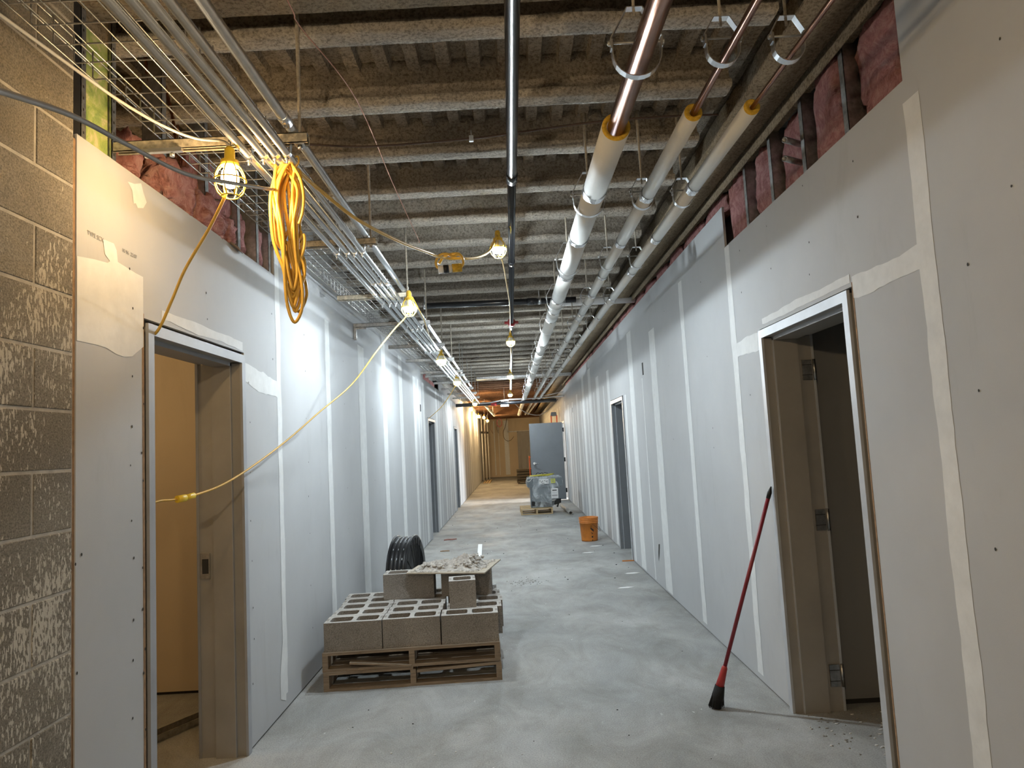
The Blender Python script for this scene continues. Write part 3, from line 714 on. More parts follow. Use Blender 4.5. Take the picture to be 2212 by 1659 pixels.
for i, x_ in enumerate(cx): conduit(x_, 2.828, .0152, .3, 19.2, cl[i], i)
conduit(-.826, 2.924, .0195, .3, 15.0, 'thicker steel conduit lying on top of the strut ends', 4)

# ------------------------------------------------------------------ sprinkler main and branches
sm_ = thing('sprinkler_main', 'long black glossy pipe down the middle of the ceiling', 'pipe', (.08, .5, 3.2))
def mx(y): return .088-.0020*y
MB().cyl((mx(-1), -1, 3.2), (mx(4.02), 4.02, 3.2), .030, 24).build('pipe', 'blackpipe', sm_)
MB().cyl((mx(4.0), 4.0, 3.2), (mx(19.5), 19.5, 3.2), .0265, 24).build('pipe', 'blackpipe', sm_)
MB().cyl((mx(3.97), 3.97, 3.2), (mx(4.08), 4.08, 3.2), .034, 24).build('coupling', 'blackpipe', sm_)
MB().cyl((mx(5.9), 5.9, 3.2), (mx(6.0), 6.0, 3.2), .031, 24).build('coupling', 'blackpipe', sm_)
rc = MB().cyl((mx(8.9), 8.87, 3.2), (mx(8.9), 8.97, 3.2), .05, 20).cyl((-.02, 8.92, 3.2), (.16, 8.92, 3.2), .018, 10); rc.build('red_coupling', 'red', sm_)
for y_ in (8.0, 13.0, 18.0): MB().cyl((mx(y_), y_, 3.22), (mx(y_), y_, 3.5), .005, 6).build('rod', 'rod', sm_)
br = thing('sprinkler_branch', 'black pipe crossing the ceiling under the joists beside the insulated pipes', 'pipe', (0, 7.95, 3.27))
MB().cyl((-.95, 7.93, 3.27), (.83, 8.01, 3.27), .035, 20).build('pipe', 'blackpipe', br)
MB().cyl((.26, 7.985, 3.27), (.37, 7.99, 3.27), .042, 20).build('coupling', 'blackpipe', br)
MB().cyl((.39, 7.99, 3.27), (.42, 7.992, 3.27), .039, 16).cyl((.40, 7.99, 3.29), (.40, 7.99, 3.5), .005, 6).build('hanger', 'galv', br)
MB().cyl((-.93, 7.93, 3.29), (-.93, 7.93, 3.5), .006, 6).cyl((-.945, 7.93, 3.27), (-.915, 7.93, 3.27), .039, 16).build('hanger', 'galv', br)
tag(MB().cyl((.66, 8.22, 3.285), (1.56, 8.24, 3.285), .044, 20).cyl((1.20, 8.233, 3.285), (1.28, 8.234, 3.285), .048, 20).build('white_duct', 'white'), 'white pipe crossing behind the insulated pipes to the right wall', 'pipe')
# crossing members at the end of the grey ceiling
tag(MB().box(-.78, 1.50, 16.55, 16.80, 3.232, 3.290).build('cross_duct', 'galvr'), 'pale grey duct crossing where the ceiling turns brown', 'duct')
t = thing('black_cross_pipe', 'thick black pipe crossing the corridor beyond the white lamps', 'pipe', (0, 19.5, 2.825))
MB().cyl((-1.53, 19.5, 2.82), (1.30, 19.5, 2.83), .050, 18).build('pipe', 'blackpipe', t)
MB().cyl((-.54, 19.5, 2.823), (-.38, 19.5, 2.823), .066, 18).build('coupling', 'red', t)
tag(MB().tube(smooth([(-.9, 19.24, 2.83), (-.6, 19.3, 2.84), (-.1, 19.4, 2.90), (.6, 19.4, 2.905), (1.52, 19.4, 2.93)], 8), .02).tube([(.75, 19.42, 2.93), (1.5, 19.42, 3.05)], .015).build('bent_conduit', 'galv'), 'bent steel conduit turning across the corridor to the right wall', 'conduit')

# ------------------------------------------------------------------ insulated pipes and hangers
PI = [(.522, .0055, .0625, .039, 2.9475, 2.89, 'largest'), (.833, .0065, .0385, .0150, 2.9515, 2.80, 'middle'), (1.070, .0105, .0345, .0100, 2.9475, 2.77, 'rightmost')]
def px(i, y): return PI[i][0]-PI[i][1]*(y-2.4)*1.15
foils = [(3.63, 4.469, 5.42, 6.35, 6.87, 7.34, 9.09, 9.98, 11.2, 12.6, 14.1), (3.75, 4.64, 5.56, 6.26, 7.16, 7.46, 9.0, 10.3, 12, 13.6), (3.66, 4.58, 5.48, 6.47, 7.43, 9.27, 10.6, 12.1, 13.8)]
for i, (x0, k_, ri, rc_, zc, ye, nm) in enumerate(PI):
    t = thing('insulated_pipe', '%s of the three parallel white jacketed pipes, bare copper near the camera' % nm, 'pipe', (x0, 1.0, zc), 'three insulated copper pipes')
    zz = zc-(ri-rc_)*.55
    MB().cyl((px(i, .3), .3, zz), (px(i, ye+.15), ye+.15, zc-.003), rc_, 24).build('copper_pipe', 'copper', t)
    segs_ = [ye]+[f for f in foils[i]]+[30.0]
    j = MB()
    for a, b_ in zip(segs_[:-1], segs_[1:]):
        j.cyl((px(i, a), a, zc), (px(i, b_), b_, zc), ri*(1-.012*((a*7) % 1)), 28)
    # soft open end
    j.build('jacket', 'jacket', t)
    MB().pipe((px(i, ye), ye-.004, zc), (px(i, ye+.02), ye+.02, zc), rc_*1.05, ri*.985, 28).build('insulation_core', 'core', t)
    for f in foils[i]:
        m_ = MB(); n = 28; vs = []
        rnd = random.Random(int(f*100)+i)
        for q, yy in enumerate((f-.03, f-.008, f+.012, f+.035)):
            for a in range(n):
                an = 2*math.pi*a/n; rr_ = ri+.0018+rnd.uniform(-.0004, .002)
                vs.append((px(i, yy)+rr_*math.cos(an), yy+rnd.uniform(-.006, .006), zc+rr_*math.sin(an)))
        m_.add(vs, [(q*n+a, q*n+(a+1) % n, (q+1)*n+(a+1) % n, (q+1)*n+a) for q in range(3) for a in range(n)], 0, False)
        m_.build('foil_tape', 'foil', t)
    # darker seam band along the jacket
hy = [2.39, 3.88, 5.26, 6.64, 8.10, 9.50, 10.95, 12.4, 13.8, 15.2, 16.6, 18.0]
ordn = ['first', 'second', 'third', 'fourth', 'fifth', 'sixth', 'seventh', 'eighth', 'ninth', 'tenth', 'eleventh', 'twelfth']
for i, (x0, k_, ri, rc_, zc, ye, nm) in enumerate(PI):
    Rh = (.088, .060, .055)[i]
    for q, y_ in enumerate(hy):
        x = px(i, y_); zb = zc-ri if q else zc-(ri-rc_)*.55-rc_
        if q == 0: lab = 'metal clevis hanger around the bare copper of the %s pipe' % nm
        else: lab = '%s clevis hanger from the near end along the %s insulated pipe' % (ordn[q], nm)
        t = thing('pipe_hanger', lab, 'hanger', (x, y_, zb))
        c = zb+Rh; top = c+Rh+(.085 if i == 0 else .06)
        lower = [(x-Rh, y_, c+.055)]+[(x+Rh*math.cos(R(a)), y_, c+Rh*math.sin(R(a))) for a in range(180, 361, 15)]+[(x+Rh, y_, c+.055)]
        MB().strip(lower, .030, (0, 1, 0), .0035).build('strap', 'galv', t)
        yk = [(x-Rh-.004, y_, c+.02), (x-Rh-.004, y_, c+.06), (x-.028, y_, top), (x+.028, y_, top), (x+Rh+.004, y_, c+.06), (x+Rh+.004, y_, c+.02)]
        MB().strip(yk, .030, (0, 1, 0), .0035).build('yoke', 'galv', t)
        MB().cyl((x-Rh-.016, y_, c+.045), (x+Rh+.016, y_, c+.045), .004, 6).cyl((x-Rh-.014, y_, c+.045), (x-Rh-.006, y_, c+.045), .009, 6).cyl((x+Rh+.006, y_, c+.045), (x+Rh+.014, y_, c+.045), .009, 6).build('cross_bolt', 'rod', t)
        MB().tube([(x, y_, top-.03), (x, y_, 3.40), (x, y_, 3.50)], [.005, .0085, .017], 8).build('rod', 'spraypipe', t)

# ------------------------------------------------------------------ bulbs and lamps
BR = .034
bulb_area = 4*math.pi*BR*BR
M['b_cool'] = bulbmat('bulb_cool', COOL, P_COOL*10, .017)
M['b_side'] = bulbmat('bulb_cool_side', COOL, 31, .017)
M['b_near'] = bulbmat('bulb_warm_near', WARM, 13, bulb_area*1.1)
M['b_behind'] = bulbmat('bulb_warm_behind', (1, .76, .48), 72, bulb_area*1.1)
M['b_far'] = bulbmat('bulb_warm_far', WARM, 80, bulb_area*1.1)
M['b_warm'] = bulbmat('bulb_warm', WARM, P_WARM*10, bulb_area*1.1)
def lampbody(name, label, loc, warm=False, tilt=0, grp=None, r=.062, bulb=None):
    t = thing(name, label, 'lamp', loc, grp); x, y, z = loc
    prof = [(.0, -.052), (.018, -.048), (.030, -.034), (.034, -.014), (.030, .010), (.018, .032), (.013, .045)]
    if warm: MB().lathe(prof, loc, 14).build('bulb', bulb or 'b_warm', t)
    else:      # led bulb: dome widened for bloom, opaque heat sink shaped to shade the ceiling
        MB().lathe([(.0, -.060), (.020, -.057), (.038, -.046), (.049, -.030), (.0515, -.018)], loc, 18).build('bulb', bulb or 'b_cool', t)
        MB().lathe([(.0525, -.020), (.051, .0), (.036, .020), (.026, .045)], loc, 18).build('heat_sink_shade', 'white', t)
    so = MB().lathe([(.0, .115), (.012, .112), (.019, .10), (.020, .06), (.034, .055), (.034, .035), (.028, .033), (.0, .033)], loc, 16).build('socket', 'yplastic' if warm else 'core', t)
    MB().tube([(x, y, z+.11), (x, y+.01, z+.13), (x, y, z+.145), (x, y-.01, z+.13)], .0025, 6).build('hook', 'rod', so)
    cg = MB(); hp = [(.030, .040), (.046, .020), (.058, -.008), (.060, -.035), (.050, -.065), (.032, -.085)]
    for k in range(8):
        a = 2*math.pi*k/8
        cg.tube([(x+q*math.cos(a), y+q*math.sin(a), z+h) for q, h in hp], .0026, 6)
    for q, h in ((.0595, -.022), (.032, -.085)):
        cg.tube([(x+q*math.cos(2*math.pi*k/24), y+q*math.sin(2*math.pi*k/24), z+h) for k in range(24)], .0028, 6, closed=True)
    cg.build('cage', 'yplastic', t)
    return t
lampbody('caged_work_lamp', 'yellow caged work lamp glowing warm, hanging beside the first strut', (-1.035, 2.60, 2.70), True, bulb='b_near')
sl = 'cage lamp'
for nm, loc in (('white glowing caged lamp beside the black ceiling pipe, nearest of the central row', (-.028, 4.92, 3.05)), ('second white glowing lamp under the central black pipe', (.05, 9.5, 3.06)), ('third white glowing lamp under the central black pipe', (.03, 14.2, 3.06)), ('farthest white glowing lamp under the central black pipe', (.012, 19.2, 3.05)),
                ('first white glowing lamp clipped to the left conduits, beside the third strut', (-.745, 5.32, 2.735)), ('second white glowing lamp on the left conduits', (-.83, 8.6, 2.735)), ('third white glowing lamp on the left conduits', (-.865, 11.5, 2.735)), ('far white glowing lamp at the end of the left conduits', (-.88, 17.3, 2.735))):
    lampbody('caged_work_lamp', nm, loc, bulb='b_side' if loc[0] < -.5 else 'b_cool')
for nm, loc in (('nearest of the four warm yellow lamps by the far left wall', (-1.245, 21.8, 2.84)), ('second of the four warm yellow lamps by the far left wall', (-1.205, 26.0, 2.79)), ('third of the four warm yellow lamps, highest in the far hall', (-1.13, 29.0, 2.87)), ('farthest of the four warm yellow lamps, hanging lowest', (-1.05, 31.0, 2.80))):
    o_ = lampbody('caged_work_lamp', nm, loc, True, bulb='b_far')
    MB().tube([(loc[0], loc[1], loc[2]+.11), (loc[0]+.02, loc[1], loc[2]+.3), (loc[0]+.02, loc[1], 3.57)], .005, 6).build('hook_wire', 'rod', o_)
# lamps the photo's light shows beyond its frame: one of the string behind the camera, one inside the left room, far hall
lampbody('caged_work_lamp', 'warm caged lamp of the string behind the camera', (-.5, -.9, 2.60), True, bulb='b_behind')
lampbody('caged_work_lamp', 'warm caged lamp hanging inside the room through the near left door', (-3.3, 3.6, 2.45), True)
# led flood lamp on the cross pipe
t = thing('flood_lamp', 'square white flood lamp glaring beside the black cross pipe', 'lamp', (-.17, 20.9, 2.90))
MB().cyl((-.17, 20.98, 2.98), (-.17, 20.98, 3.57), .008, 8).build('bracket', 'galvr', t)
MB().box(-.30, -.04, 20.95, 21.0, 2.80, 3.0).build('housing', 'galvr', t)
M['flood'] = emis('flood_face', COOL, 60)
MB().box(-.28, -.06, 20.945, 20.95, 2.82, 2.98).build('lens', 'flood', t)

# daylight behind the open right door
la = bpy.data.lights.new('daylight', 'AREA'); la.shape = 'RECTANGLE'; la.size = 1.3; la.size_y = .5; la.energy = 190; la.color = (.92, .96, 1)
lo = bpy.data.objects.new('daylight', la); COL.objects.link(lo); lo.location = (3.7, 20.45, 2.2); lo.rotation_euler = (0, R(60), 0)

# ------------------------------------------------------------------ cords
def cord(name, pts, r, mat, lab, cat='cord', k=8, n=8, parent=None):
    o = MB().tube(smooth(pts, k), r, n).build(name, mat, parent)
    if parent is None: tag(o, lab, cat)
    return o
# yellow extension cord: line from the left, hanging bundle, line to the middle
t = thing('extension_cord', 'long yellow extension cord hanging in a big looped bundle from the left conduits', 'cord', (-.905, 2.9, 2.82))
cord('lead_in', [(-0.783, 1.0, 2.186), (-0.83, 1.12, 2.24), (-0.855, 1.35, 2.312), (-0.886, 1.6, 2.368), (-0.906, 1.95, 2.436), (-0.896, 2.25, 2.525), (-0.888, 2.5, 2.604), (-0.911, 2.68, 2.667), (-.93, 2.79, 2.712)], .0062, 'gcord', '', parent=t)  # grey paints the shade on this stretch of the yellow cord
rnd = random.Random(11); pts = []
# each loop: x of the left and right strand at three heights, depth and bottom
bz = [2.145, 2.195, 2.20, 2.235, 2.30, 2.27, 2.42, 2.25, 2.32, 2.21, 2.36, 2.28, 2.40, 2.33]
for q in range(14):
    zb = bz[q]; yt = 2.775+.006*((q*5) % 11)
    xt = -.915+.0055*q
    xl = -.060+.05*rnd.random(); xr_ = -.002+.060*rnd.random()
    if q in (0, 2): xl, xr_ = -.040, .050
    if q in (3,): xl, xr_ = -.035, -.004
    cx_ = -.872; tw = rnd.uniform(-.018, .018)
    pts += [(xt, yt, 2.806+.004*(q % 3)), (cx_+xl*.95-.008, yt-.012, 2.70), (cx_+xl*.75+tw, yt-.018, 2.50), (cx_+xl*.55+.010, yt-.014, max(zb+.12, 2.30)), (cx_+xl*.5+.016, yt-.010, zb+.06), (cx_+(xl+xr_)*.25+.016, yt, zb), (cx_+xr_*.7+.012, yt+.010, zb+.06), (cx_+xr_*.75+.008, yt+.014, max(zb+.12, 2.32)), (cx_+xr_*.5-tw, yt+.016, 2.50), (cx_+xr_*.8, yt+.010, 2.70)]
pts.append((-.835, 2.80, 2.80))
cord('bundle', pts, .0066, 'ycord', '', k=7, parent=t)
MB().tube(smooth([(-.872, 2.80, 2.80), (-.855, 2.80, 2.835), (-.832, 2.80, 2.850), (-.829, 2.80, 2.82), (-.85, 2.80, 2.795)], 5), .004, 6).build('tie_strap', 'ycord', t)
cord('loose_loop', [(-.845, 2.785, 2.80), (-.815, 2.775, 2.74), (-.802, 2.77, 2.665), (-.808, 2.77, 2.60), (-.825, 2.772, 2.55)], .0066, 'ycord', '', parent=t)
cord('lead_out', [(-.84, 2.82, 2.80), (-.80, 3.02, 2.785), (-.70, 3.32, 2.745), (-.56, 3.75, 2.755), (-.45, 4.10, 2.79), (-.40, 4.3, 2.815), (-.345, 4.40, 2.828), (-.28, 4.45, 2.84), (-.18, 4.62, 2.885), (-.09, 4.80, 2.98), (-.035, 4.90, 3.12)], .0085, 'ycord', '', parent=t)
# cord coupler with its knot
t = thing('cord_connector', 'tape wrapped plug joint hanging in a yellow cord knot mid corridor', 'plug', (-.345, 4.4, 2.75))
yk_ = 4.40
cord('knot', [(-.40, yk_, 2.760), (-.425, yk_-.01, 2.775), (-.430, yk_-.012, 2.81), (-.405, yk_-.012, 2.85), (-.36, yk_-.01, 2.858), (-.32, yk_, 2.842), (-.285, yk_, 2.852), (-.262, yk_, 2.835), (-.255, yk_, 2.795), (-.272, yk_, 2.765)], .0085, 'ycord', '', parent=t)
cord('knot', [(-.415, yk_+.012, 2.80), (-.38, yk_+.014, 2.845), (-.33, yk_+.012, 2.862), (-.28, yk_+.01, 2.858), (-.255, yk_+.012, 2.82)], .0085, 'ycord', '', parent=t)
c0, c1 = Vector((-.418, yk_-.012, 2.756)), Vector((-.268, yk_+.005, 2.768))
def seg(a, b_): return c0+(c1-c0)*a, c0+(c1-c0)*b_
MB().cyl(*seg(0, .26), .026, 18).build('plug_body', 'white', t)
MB().cyl(*seg(.22, .44), .0275, 18).build('black_tape', 'blackc', t)
MB().cyl(*seg(.44, .60), .025, 18).build('white_tape', 'jacket', t)
MB().cyl(*seg(.60, 1), .0275, 18).build('socket_body', 'core', t)
# string light cords
cord('light_cord', [(-1.42, 1.2, 2.86), (-1.35, 2.11, 2.885), (-1.325, 2.36, 2.89), (-1.255, 2.51, 2.87), (-1.17, 2.60, 2.855), (-1.07, 2.615, 2.845), (-1.036, 2.60, 2.815)], .0055, 'jacket', 'pale cord running along the tray edge to the caged yellow lamp')
cord('lamp_cord', [(-1.05, 2.605, 2.64), (-1.075, 2.62, 2.60), (-1.156, 2.68, 2.515), (-1.305, 2.80, 2.395), (-1.412, 2.90, 2.286), (-1.505, 2.965, 2.175), (-1.60, 3.02, 2.145), (-1.72, 3.1, 2.14), (-1.95, 3.3, 2.25)], .0062, 'ycord', 'yellow cord slanting from the caged lamp over the near left door head')
cord('lamp_cord', [(-.72, 5.34, 2.80), (-.80, 5.55, 2.70), (-.90, 5.52, 2.585), (-1.00, 5.25, 2.37), (-1.136, 5.0, 2.107), (-1.266, 4.6, 1.893), (-1.37, 4.25, 1.71), (-1.438, 3.80, 1.553), (-1.49, 3.55, 1.478), (-1.535, 3.36, 1.446)], .0055, 'ycord', 'thin yellow cord sagging along the left wall down to the near doorway')
t = thing('cord_plug', 'yellow plug joint floating on the cord in front of the near left doorway', 'plug', (-1.56, 3.30, 1.44))
MB().cyl((-1.535, 3.36, 1.446), (-1.560, 3.305, 1.437), .014, 12).cyl((-1.556, 3.315, 1.4385), (-1.574, 3.27, 1.436), .017, 12).build('plug_body', 'yplastic', t)
MB().tube(smooth([(-1.574, 3.27, 1.436), (-1.60, 3.2, 1.438), (-1.66, 3.10, 1.45), (-1.95, 3.05, 1.6), (-2.3, 3.3, 2.2)], 6), .005).build('cord_tail', 'ycord', t)
cord('lamp_cord', [(-.02, 4.94, 2.99), (.0, 5.3, 3.02), (.02, 6.2, 3.10), (.05, 7.5, 3.12), (.05, 9.45, 3.16), (.06, 11, 3.13), (.03, 14.1, 3.16), (.02, 17, 3.13), (.012, 19.1, 3.16)], .006, 'ycord', 'yellow cord following the central black pipe from lamp to lamp')
cord('lamp_cord', [(-.72, 5.34, 2.80), (-.71, 5.9, 2.74), (-.76, 6.8, 2.72), (-.80, 7.8, 2.76), (-.83, 8.6, 2.84)], .0045, 'ycord', 'yellow cord along the conduits between the first two conduit lamps')
cord('lamp_cord', [(-.86, 11.5, 2.72), (-.98, 11.9, 2.60), (-1.22, 12.4, 2.38), (-1.50, 12.79, 2.20), (-1.6, 12.9, 2.14)], .0055, 'ycord', 'yellow cord slanting from the third conduit lamp to the second left door')
cord('lamp_cord', [(.05, 21.2, 3.0), (.4, 21.4, 2.65), (.8, 21.5, 2.52), (1.1, 21.6, 2.62), (1.5, 21.8, 3.0)], .011, 'gcord', 'grey cord sagging below the far black cross pipe')
cord('copper_wire', [(-.75, 2.0, 3.30), (-.752, 2.5, 3.30), (-.753, 2.624, 3.30), (-.668, 3.229, 3.31), (-.684, 4.383, 3.33), (-.684, 5.675, 3.335)], .003, 'coppertarn', 'thin twisted copper wire slanting under the near joists', 'wire')
cord('ceiling_cable', [(-1.3, 3.60, 3.30), (-1.04, 3.66, 3.30), (-.70, 3.726, 3.30), (-.14, 3.698, 3.302), (.072, 3.664, 3.303), (.544, 3.58, 3.305), (.94, 3.57, 3.31), (1.2, 3.6, 3.32)], .006, 'brownc', 'dark brown cable crossing under the near joists', 'cable')
tag(MB().box(-.15, -.126, 3.69, 3.705, 3.285, 3.318).cyl((-.138, 3.697, 3.318), (-.138, 3.697, 3.35), .003, 6).build('cable_clip', 'galv'), 'small shiny clip holding the dark ceiling cable', 'clip')
cord('ceiling_cable', [(-.7, 13.2, 3.30), (-.4, 13.5, 3.40), (.1, 13.6, 3.42), (.5, 13.7, 3.44)], .010, 'brownc', 'dark cable curving across the far grey ceiling', 'cable')
for i, (x_, y_, z_) in enumerate(((-1.2, 31.2, 2.1), (-.75, 36, 2.3), (-.98, 33, 2.25))):
    cord('hanging_wire', [(x_, y_, 3.57), (x_+.03, y_, 2.8), (x_-.02, y_, z_+.25), (x_+.08, y_, z_)], .008, 'brownc', ('left', 'right', 'middle')[i]+' of the three thin dark wires dangling from the far ceiling', 'wire')
for o in bpy.data.objects:
    if o.name.startswith('hanging_wire'): o['group'] = 'dangling wires of the far hall'
cord('hanging_loop', [(-.15, 36, 3.37), (-.3, 36, 2.7), (-.45, 36, 2.3), (-.35, 36, 1.95), (-.1, 36, 1.9), (.1, 36, 2.1)], .012, 'brownc', 'long dark wire hooking down before the far end wall', 'wire')
tag(MB().tube([(-.58+.12*math.cos(a*math.pi/8), 34, 2.78+.2*math.sin(a*math.pi/8)) for a in range(16)], .018, 6, closed=True).cyl((-.58, 34, 2.97), (-.55, 34, 3.57), .008, 6).build('wire_coil', 'redb'), 'small dark red wire ring hanging near the end wall', 'wire')

# ------------------------------------------------------------------ far hall clutter
t = thing('far_duct', 'brown crate shaped duct end hanging by the far ceiling', 'duct', (-.2, 31, 3.2))
MB().box(-.75, .5, 30.5, 33, 3.02, 3.34).build('body', 'deckwarm', t)
MB().box(-.76, .51, 30.46, 30.5, 3.01, 3.03).build('flange', 'deckwarm', t)
tag(MB().cyl((-.95, 24.5, 3.18), (-.72, 30.2, 2.98), .055, 12).cyl((-.93, 25, 3.2), (-.93, 25, 3.57), .008, 6).cyl((-.75, 29.5, 3.0), (-.75, 29.5, 3.57), .008, 6).build('far_pipe', 'jacket'), 'pale pipe slanting down across the far brown ceiling', 'pipe')
for i, x_ in enumerate((-1.42, -1.30, -1.19)):
    t = thing('wall_riser', ('left', 'middle', 'right')[i]+' of the three pale vertical pipes at the far left corner', 'pipe', (x_, 33, 1.2))
    MB().cyl((x_, 33+i*.6, .05), (x_, 33+i*.6, 3.2), .03, 10).build('pipe', 'jacket', t)
    MB().cyl((x_, 33+i*.6, 2.28), (x_, 33+i*.6, 2.38), .045, 10).build('coupling', 'dark', t)
def strap_stack():
    t = thing('plank_stack', 'dark stack of planks on the floor by the far doorway', 'planks', (.55, 29.8, 0))
    for i in range(5):
        m_ = MB().box(.12+.01*(i % 2), 1.1, 29.5, 30.2, .06+i*.115, .15+i*.115); m_.build('plank', 'bronze', t)
    for x_ in (.16, 1.0): MB().box(x_, x_+.09, 29.5, 30.2, 0, .06).build('runner', 'bronze', t)
strap_stack()
t = thing('orange_stand', 'slim orange ladder frame half hidden behind the grey door', 'ladder', (.62, 24.0, 0))
for x_ in (.555, .95): MB().tube([(x_, 24.0, 0), (x_, 24.0, 1.24)], .016, 8).build('rail', 'orangem', t)
for z_ in (.3, .55, .8, 1.2): MB().cyl((.555, 24.0, z_), (.95, 24.0, z_), .012, 8).build('rung', 'orangem', t)
# stepladder behind the door: only its top shows
t = thing('step_ladder', 'orange and grey stepladder top rising above the grey door', 'ladder', (1.33, 21.9, 0))
MB().prism([(1.24, 0, 2.48), (1.44, 0, 2.48), (1.42, 0, 2.60), (1.27, 0, 2.60)], (0, 21.80, 0), (0, 22.0, 0)).build('top_cap', 'doorgrey', t)
for x_ in (1.225, 1.40): MB().prism([(x_, 0, 0), (x_+.045, 0, 0), (x_+.055, 0, 2.5), (x_+.015, 0, 2.5)], (0, 21.80, 0), (0, 21.84, 0)).build('side_rail', 'orangem', t)
for k in range(7): MB().box(1.25, 1.42, 21.78, 21.86, .3+.3*k, .33+.3*k).build('step', 'galvr', t)
t = thing('floor_boards', 'short boards lying on the floor at the far left wall', 'boards', (-1.3, 33, 0))
for i in range(3): MB().box(-1.40+i*.12, -1.32+i*.12, 31.5, 33.6+i*.3, 0, .03+.012*i).build('board', 'palletn', t)

# ------------------------------------------------------------------ pallets with concrete blocks
def pallet(loc, rz, lab, mat, wx=1.22, dy=1.02, h=.127, broken=False, nb=7, grp=None):
    t = thing('wooden_pallet', lab, 'pallet', loc, grp, rz)
    sw = .038; bt = .019; sh = h-2*bt
    for x_ in (0, wx/2-sw/2, wx-sw): MB().box(x_, x_+sw, 0, dy, bt, bt+sh).build('stringer', mat, t, world=False)
    bw = .095; gap = (dy-nb*bw)/(nb-1)
    for i in range(nb):
        y0 = i*(bw+gap)
        if broken and i == 0:
            m_ = MB().box(0, wx*.50, y0, y0+bw, h-bt, h, 0, rot=R(1)); m_.obox((wx*.76, y0+bw/2, h-bt/2-.012), (wx*.238, 0, .009), (0, bw/2, 0), (0, 0, bt/2*.9)); m_.build('deck_board', mat, t, world=False); continue
        MB().box(0, wx, y0, y0+bw, h-bt, h).build('deck_board', mat, t, world=False)
    for y0 in (0, dy/2-bw/2, dy-bw): MB().box(0, wx, y0, y0+bw, 0, bt).build('bottom_board', mat, t, world=False)
    return t
PR = R(2.6)
pallet((-1.372, 4.90, 0), PR, 'lower of the two stacked wooden pallets under the blocks', 'pallet', broken=True)
pallet((-1.378, 4.905, .1275), PR, 'upper of the two stacked wooden pallets under the blocks', 'pallet')
# splintered loose slat between the pallets
tag(MB().obox((-.98, 4.935, .160), (.21, .012, -.022), (.0, .03, 0), (0, 0, .006)).build('broken_slat', 'pallet'), 'splintered slat jammed between the two pallets at the front', 'slat')

BL, BW_, BH = .397, .194, .194
def block_mb(L=BL, W=BW_, H_=BH, cores=2, mi0=0, mi1=1):
    """hollow block, cores open top to bottom, with rounded-rectangle cores"""
    m_ = MB(); n = 12
    cs = []
    cw = (L-.032*(cores+1))/cores
    for c in range(cores):
        x0 = .032+c*(cw+.032); cx0 = x0+cw/2; pts = []
        hw, hd, rr = cw/2, W/2-.034, .022
        for (sx, sy, a0) in ((1, 1, 0), (-1, 1, 90), (-1, -1, 180), (1, -1, 270)):
            for k in range(3):
                a = R(a0+45*k); pts.append((cx0+sx*(hw-rr)+rr*math.cos(a), W/2+sy*(hd-rr)+rr*math.sin(a)))
        cs.append(pts)
    # outer faces
    for z_, top in ((0, 0), (H_, 1)):
        for c in range(cores):
            xa = 0 if c == 0 else .016+c*(cw+.032); xb = L if c == cores-1 else .016+(c+1)*(cw+.032)
            rect = []
            cp = cs[c]
            # ring of 12 outer points matched to the core points
            corners = [(xb, W), (xa, W), (xa, 0), (xb, 0)]
            outer = []
            for q in range(4):
                cxn, cyn = corners[q]
                p0, p1, p2 = cp[q*3], cp[q*3+1], cp[q*3+2]
                if q % 2 == 0: outer += [(cxn, p0[1]), (cxn, cyn), (p2[0], cyn)]
                else: outer += [(p0[0], cyn), (cxn, cyn), (cxn, p2[1])]
            vs = [(a, b_, z_) for a, b_ in cp]+[(a, b_, z_) for a, b_ in outer]
            fs = []
            for k in range(12):
                j = (k+1) % 12
                fs.append((k, j, 12+j, 12+k) if not top else (12+k, 12+j, j, k))
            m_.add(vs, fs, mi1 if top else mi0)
    for cp in cs:
        vs = [(a, b_, 0) for a, b_ in cp]+[(a, b_, H_) for a, b_ in cp]
        m_.add(vs, [((k+1) % 12, k, 12+k, 12+(k+1) % 12) for k in range(12)], mi0)
    vs = [(0, 0, 0), (L, 0, 0), (L, W, 0), (0, W, 0), (0, 0, H_), (L, 0, H_), (L, W, H_), (0, W, H_)]
    m_.add(vs, [(0, 1, 5, 4), (2, 3, 7, 6)], mi0)
    # recessed end grooves
    for x_, d in ((0, 1), (L, -1)):
        g = .018
        P = [(x_, 0), (x_, W*.30), (x_+d*g, W*.36), (x_+d*g, W*.64), (x_, W*.70), (x_, W)]
        vs = [(a, b_, 0) for a, b_ in P]+[(a, b_, H_) for a, b_ in P]
        m_.add(vs, [(k, k+1, 7+k, 6+k) if d < 0 else (k+1, k, 6+k, 7+k) for k in range(5)], mi0)
        m_.box(x_+d*.0005, x_+d*g, W*.36, W*.64, H_-.001, H_+.0005, mi0)
    return m_
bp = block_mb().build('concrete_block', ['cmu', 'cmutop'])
used = [False]
def put_block(x, y, z, rz, lab, cat='concrete block'):
    o = bp if not used[0] else bp.copy()
    if used[0]: COL.objects.link(o)
    used[0] = True; o.location = (x, y, z); o.rotation_euler = (0, 0, rz); return tag(o, lab, cat, 'concrete blocks on the pallets')
ca, sa = math.cos(PR), math.sin(PR)
def P2(u, v_): return (-1.372+u*ca-v_*sa, 4.925+u*sa+v_*ca)
rown = ['front row', 'second row', 'third row', 'fourth row', 'back row']; coln = ['left', 'middle', 'right']
for r_ in range(5):
    for c in range(3):
        u = c*.4035+(.004, .012, .02, .012, 0)[r_]*(1 if c < 2 else 1.6)+(.018 if (c == 2 and r_ > 0) else 0); v_ = r_*.1975
        x, y_ = P2(u, v_)
        put_block(x, y_, .2555, PR+R((r_*3+c*5) % 3-1)*.4, 'hollow concrete block lying on the pallet, %s, %s column' % (rown[r_], coln[c]))
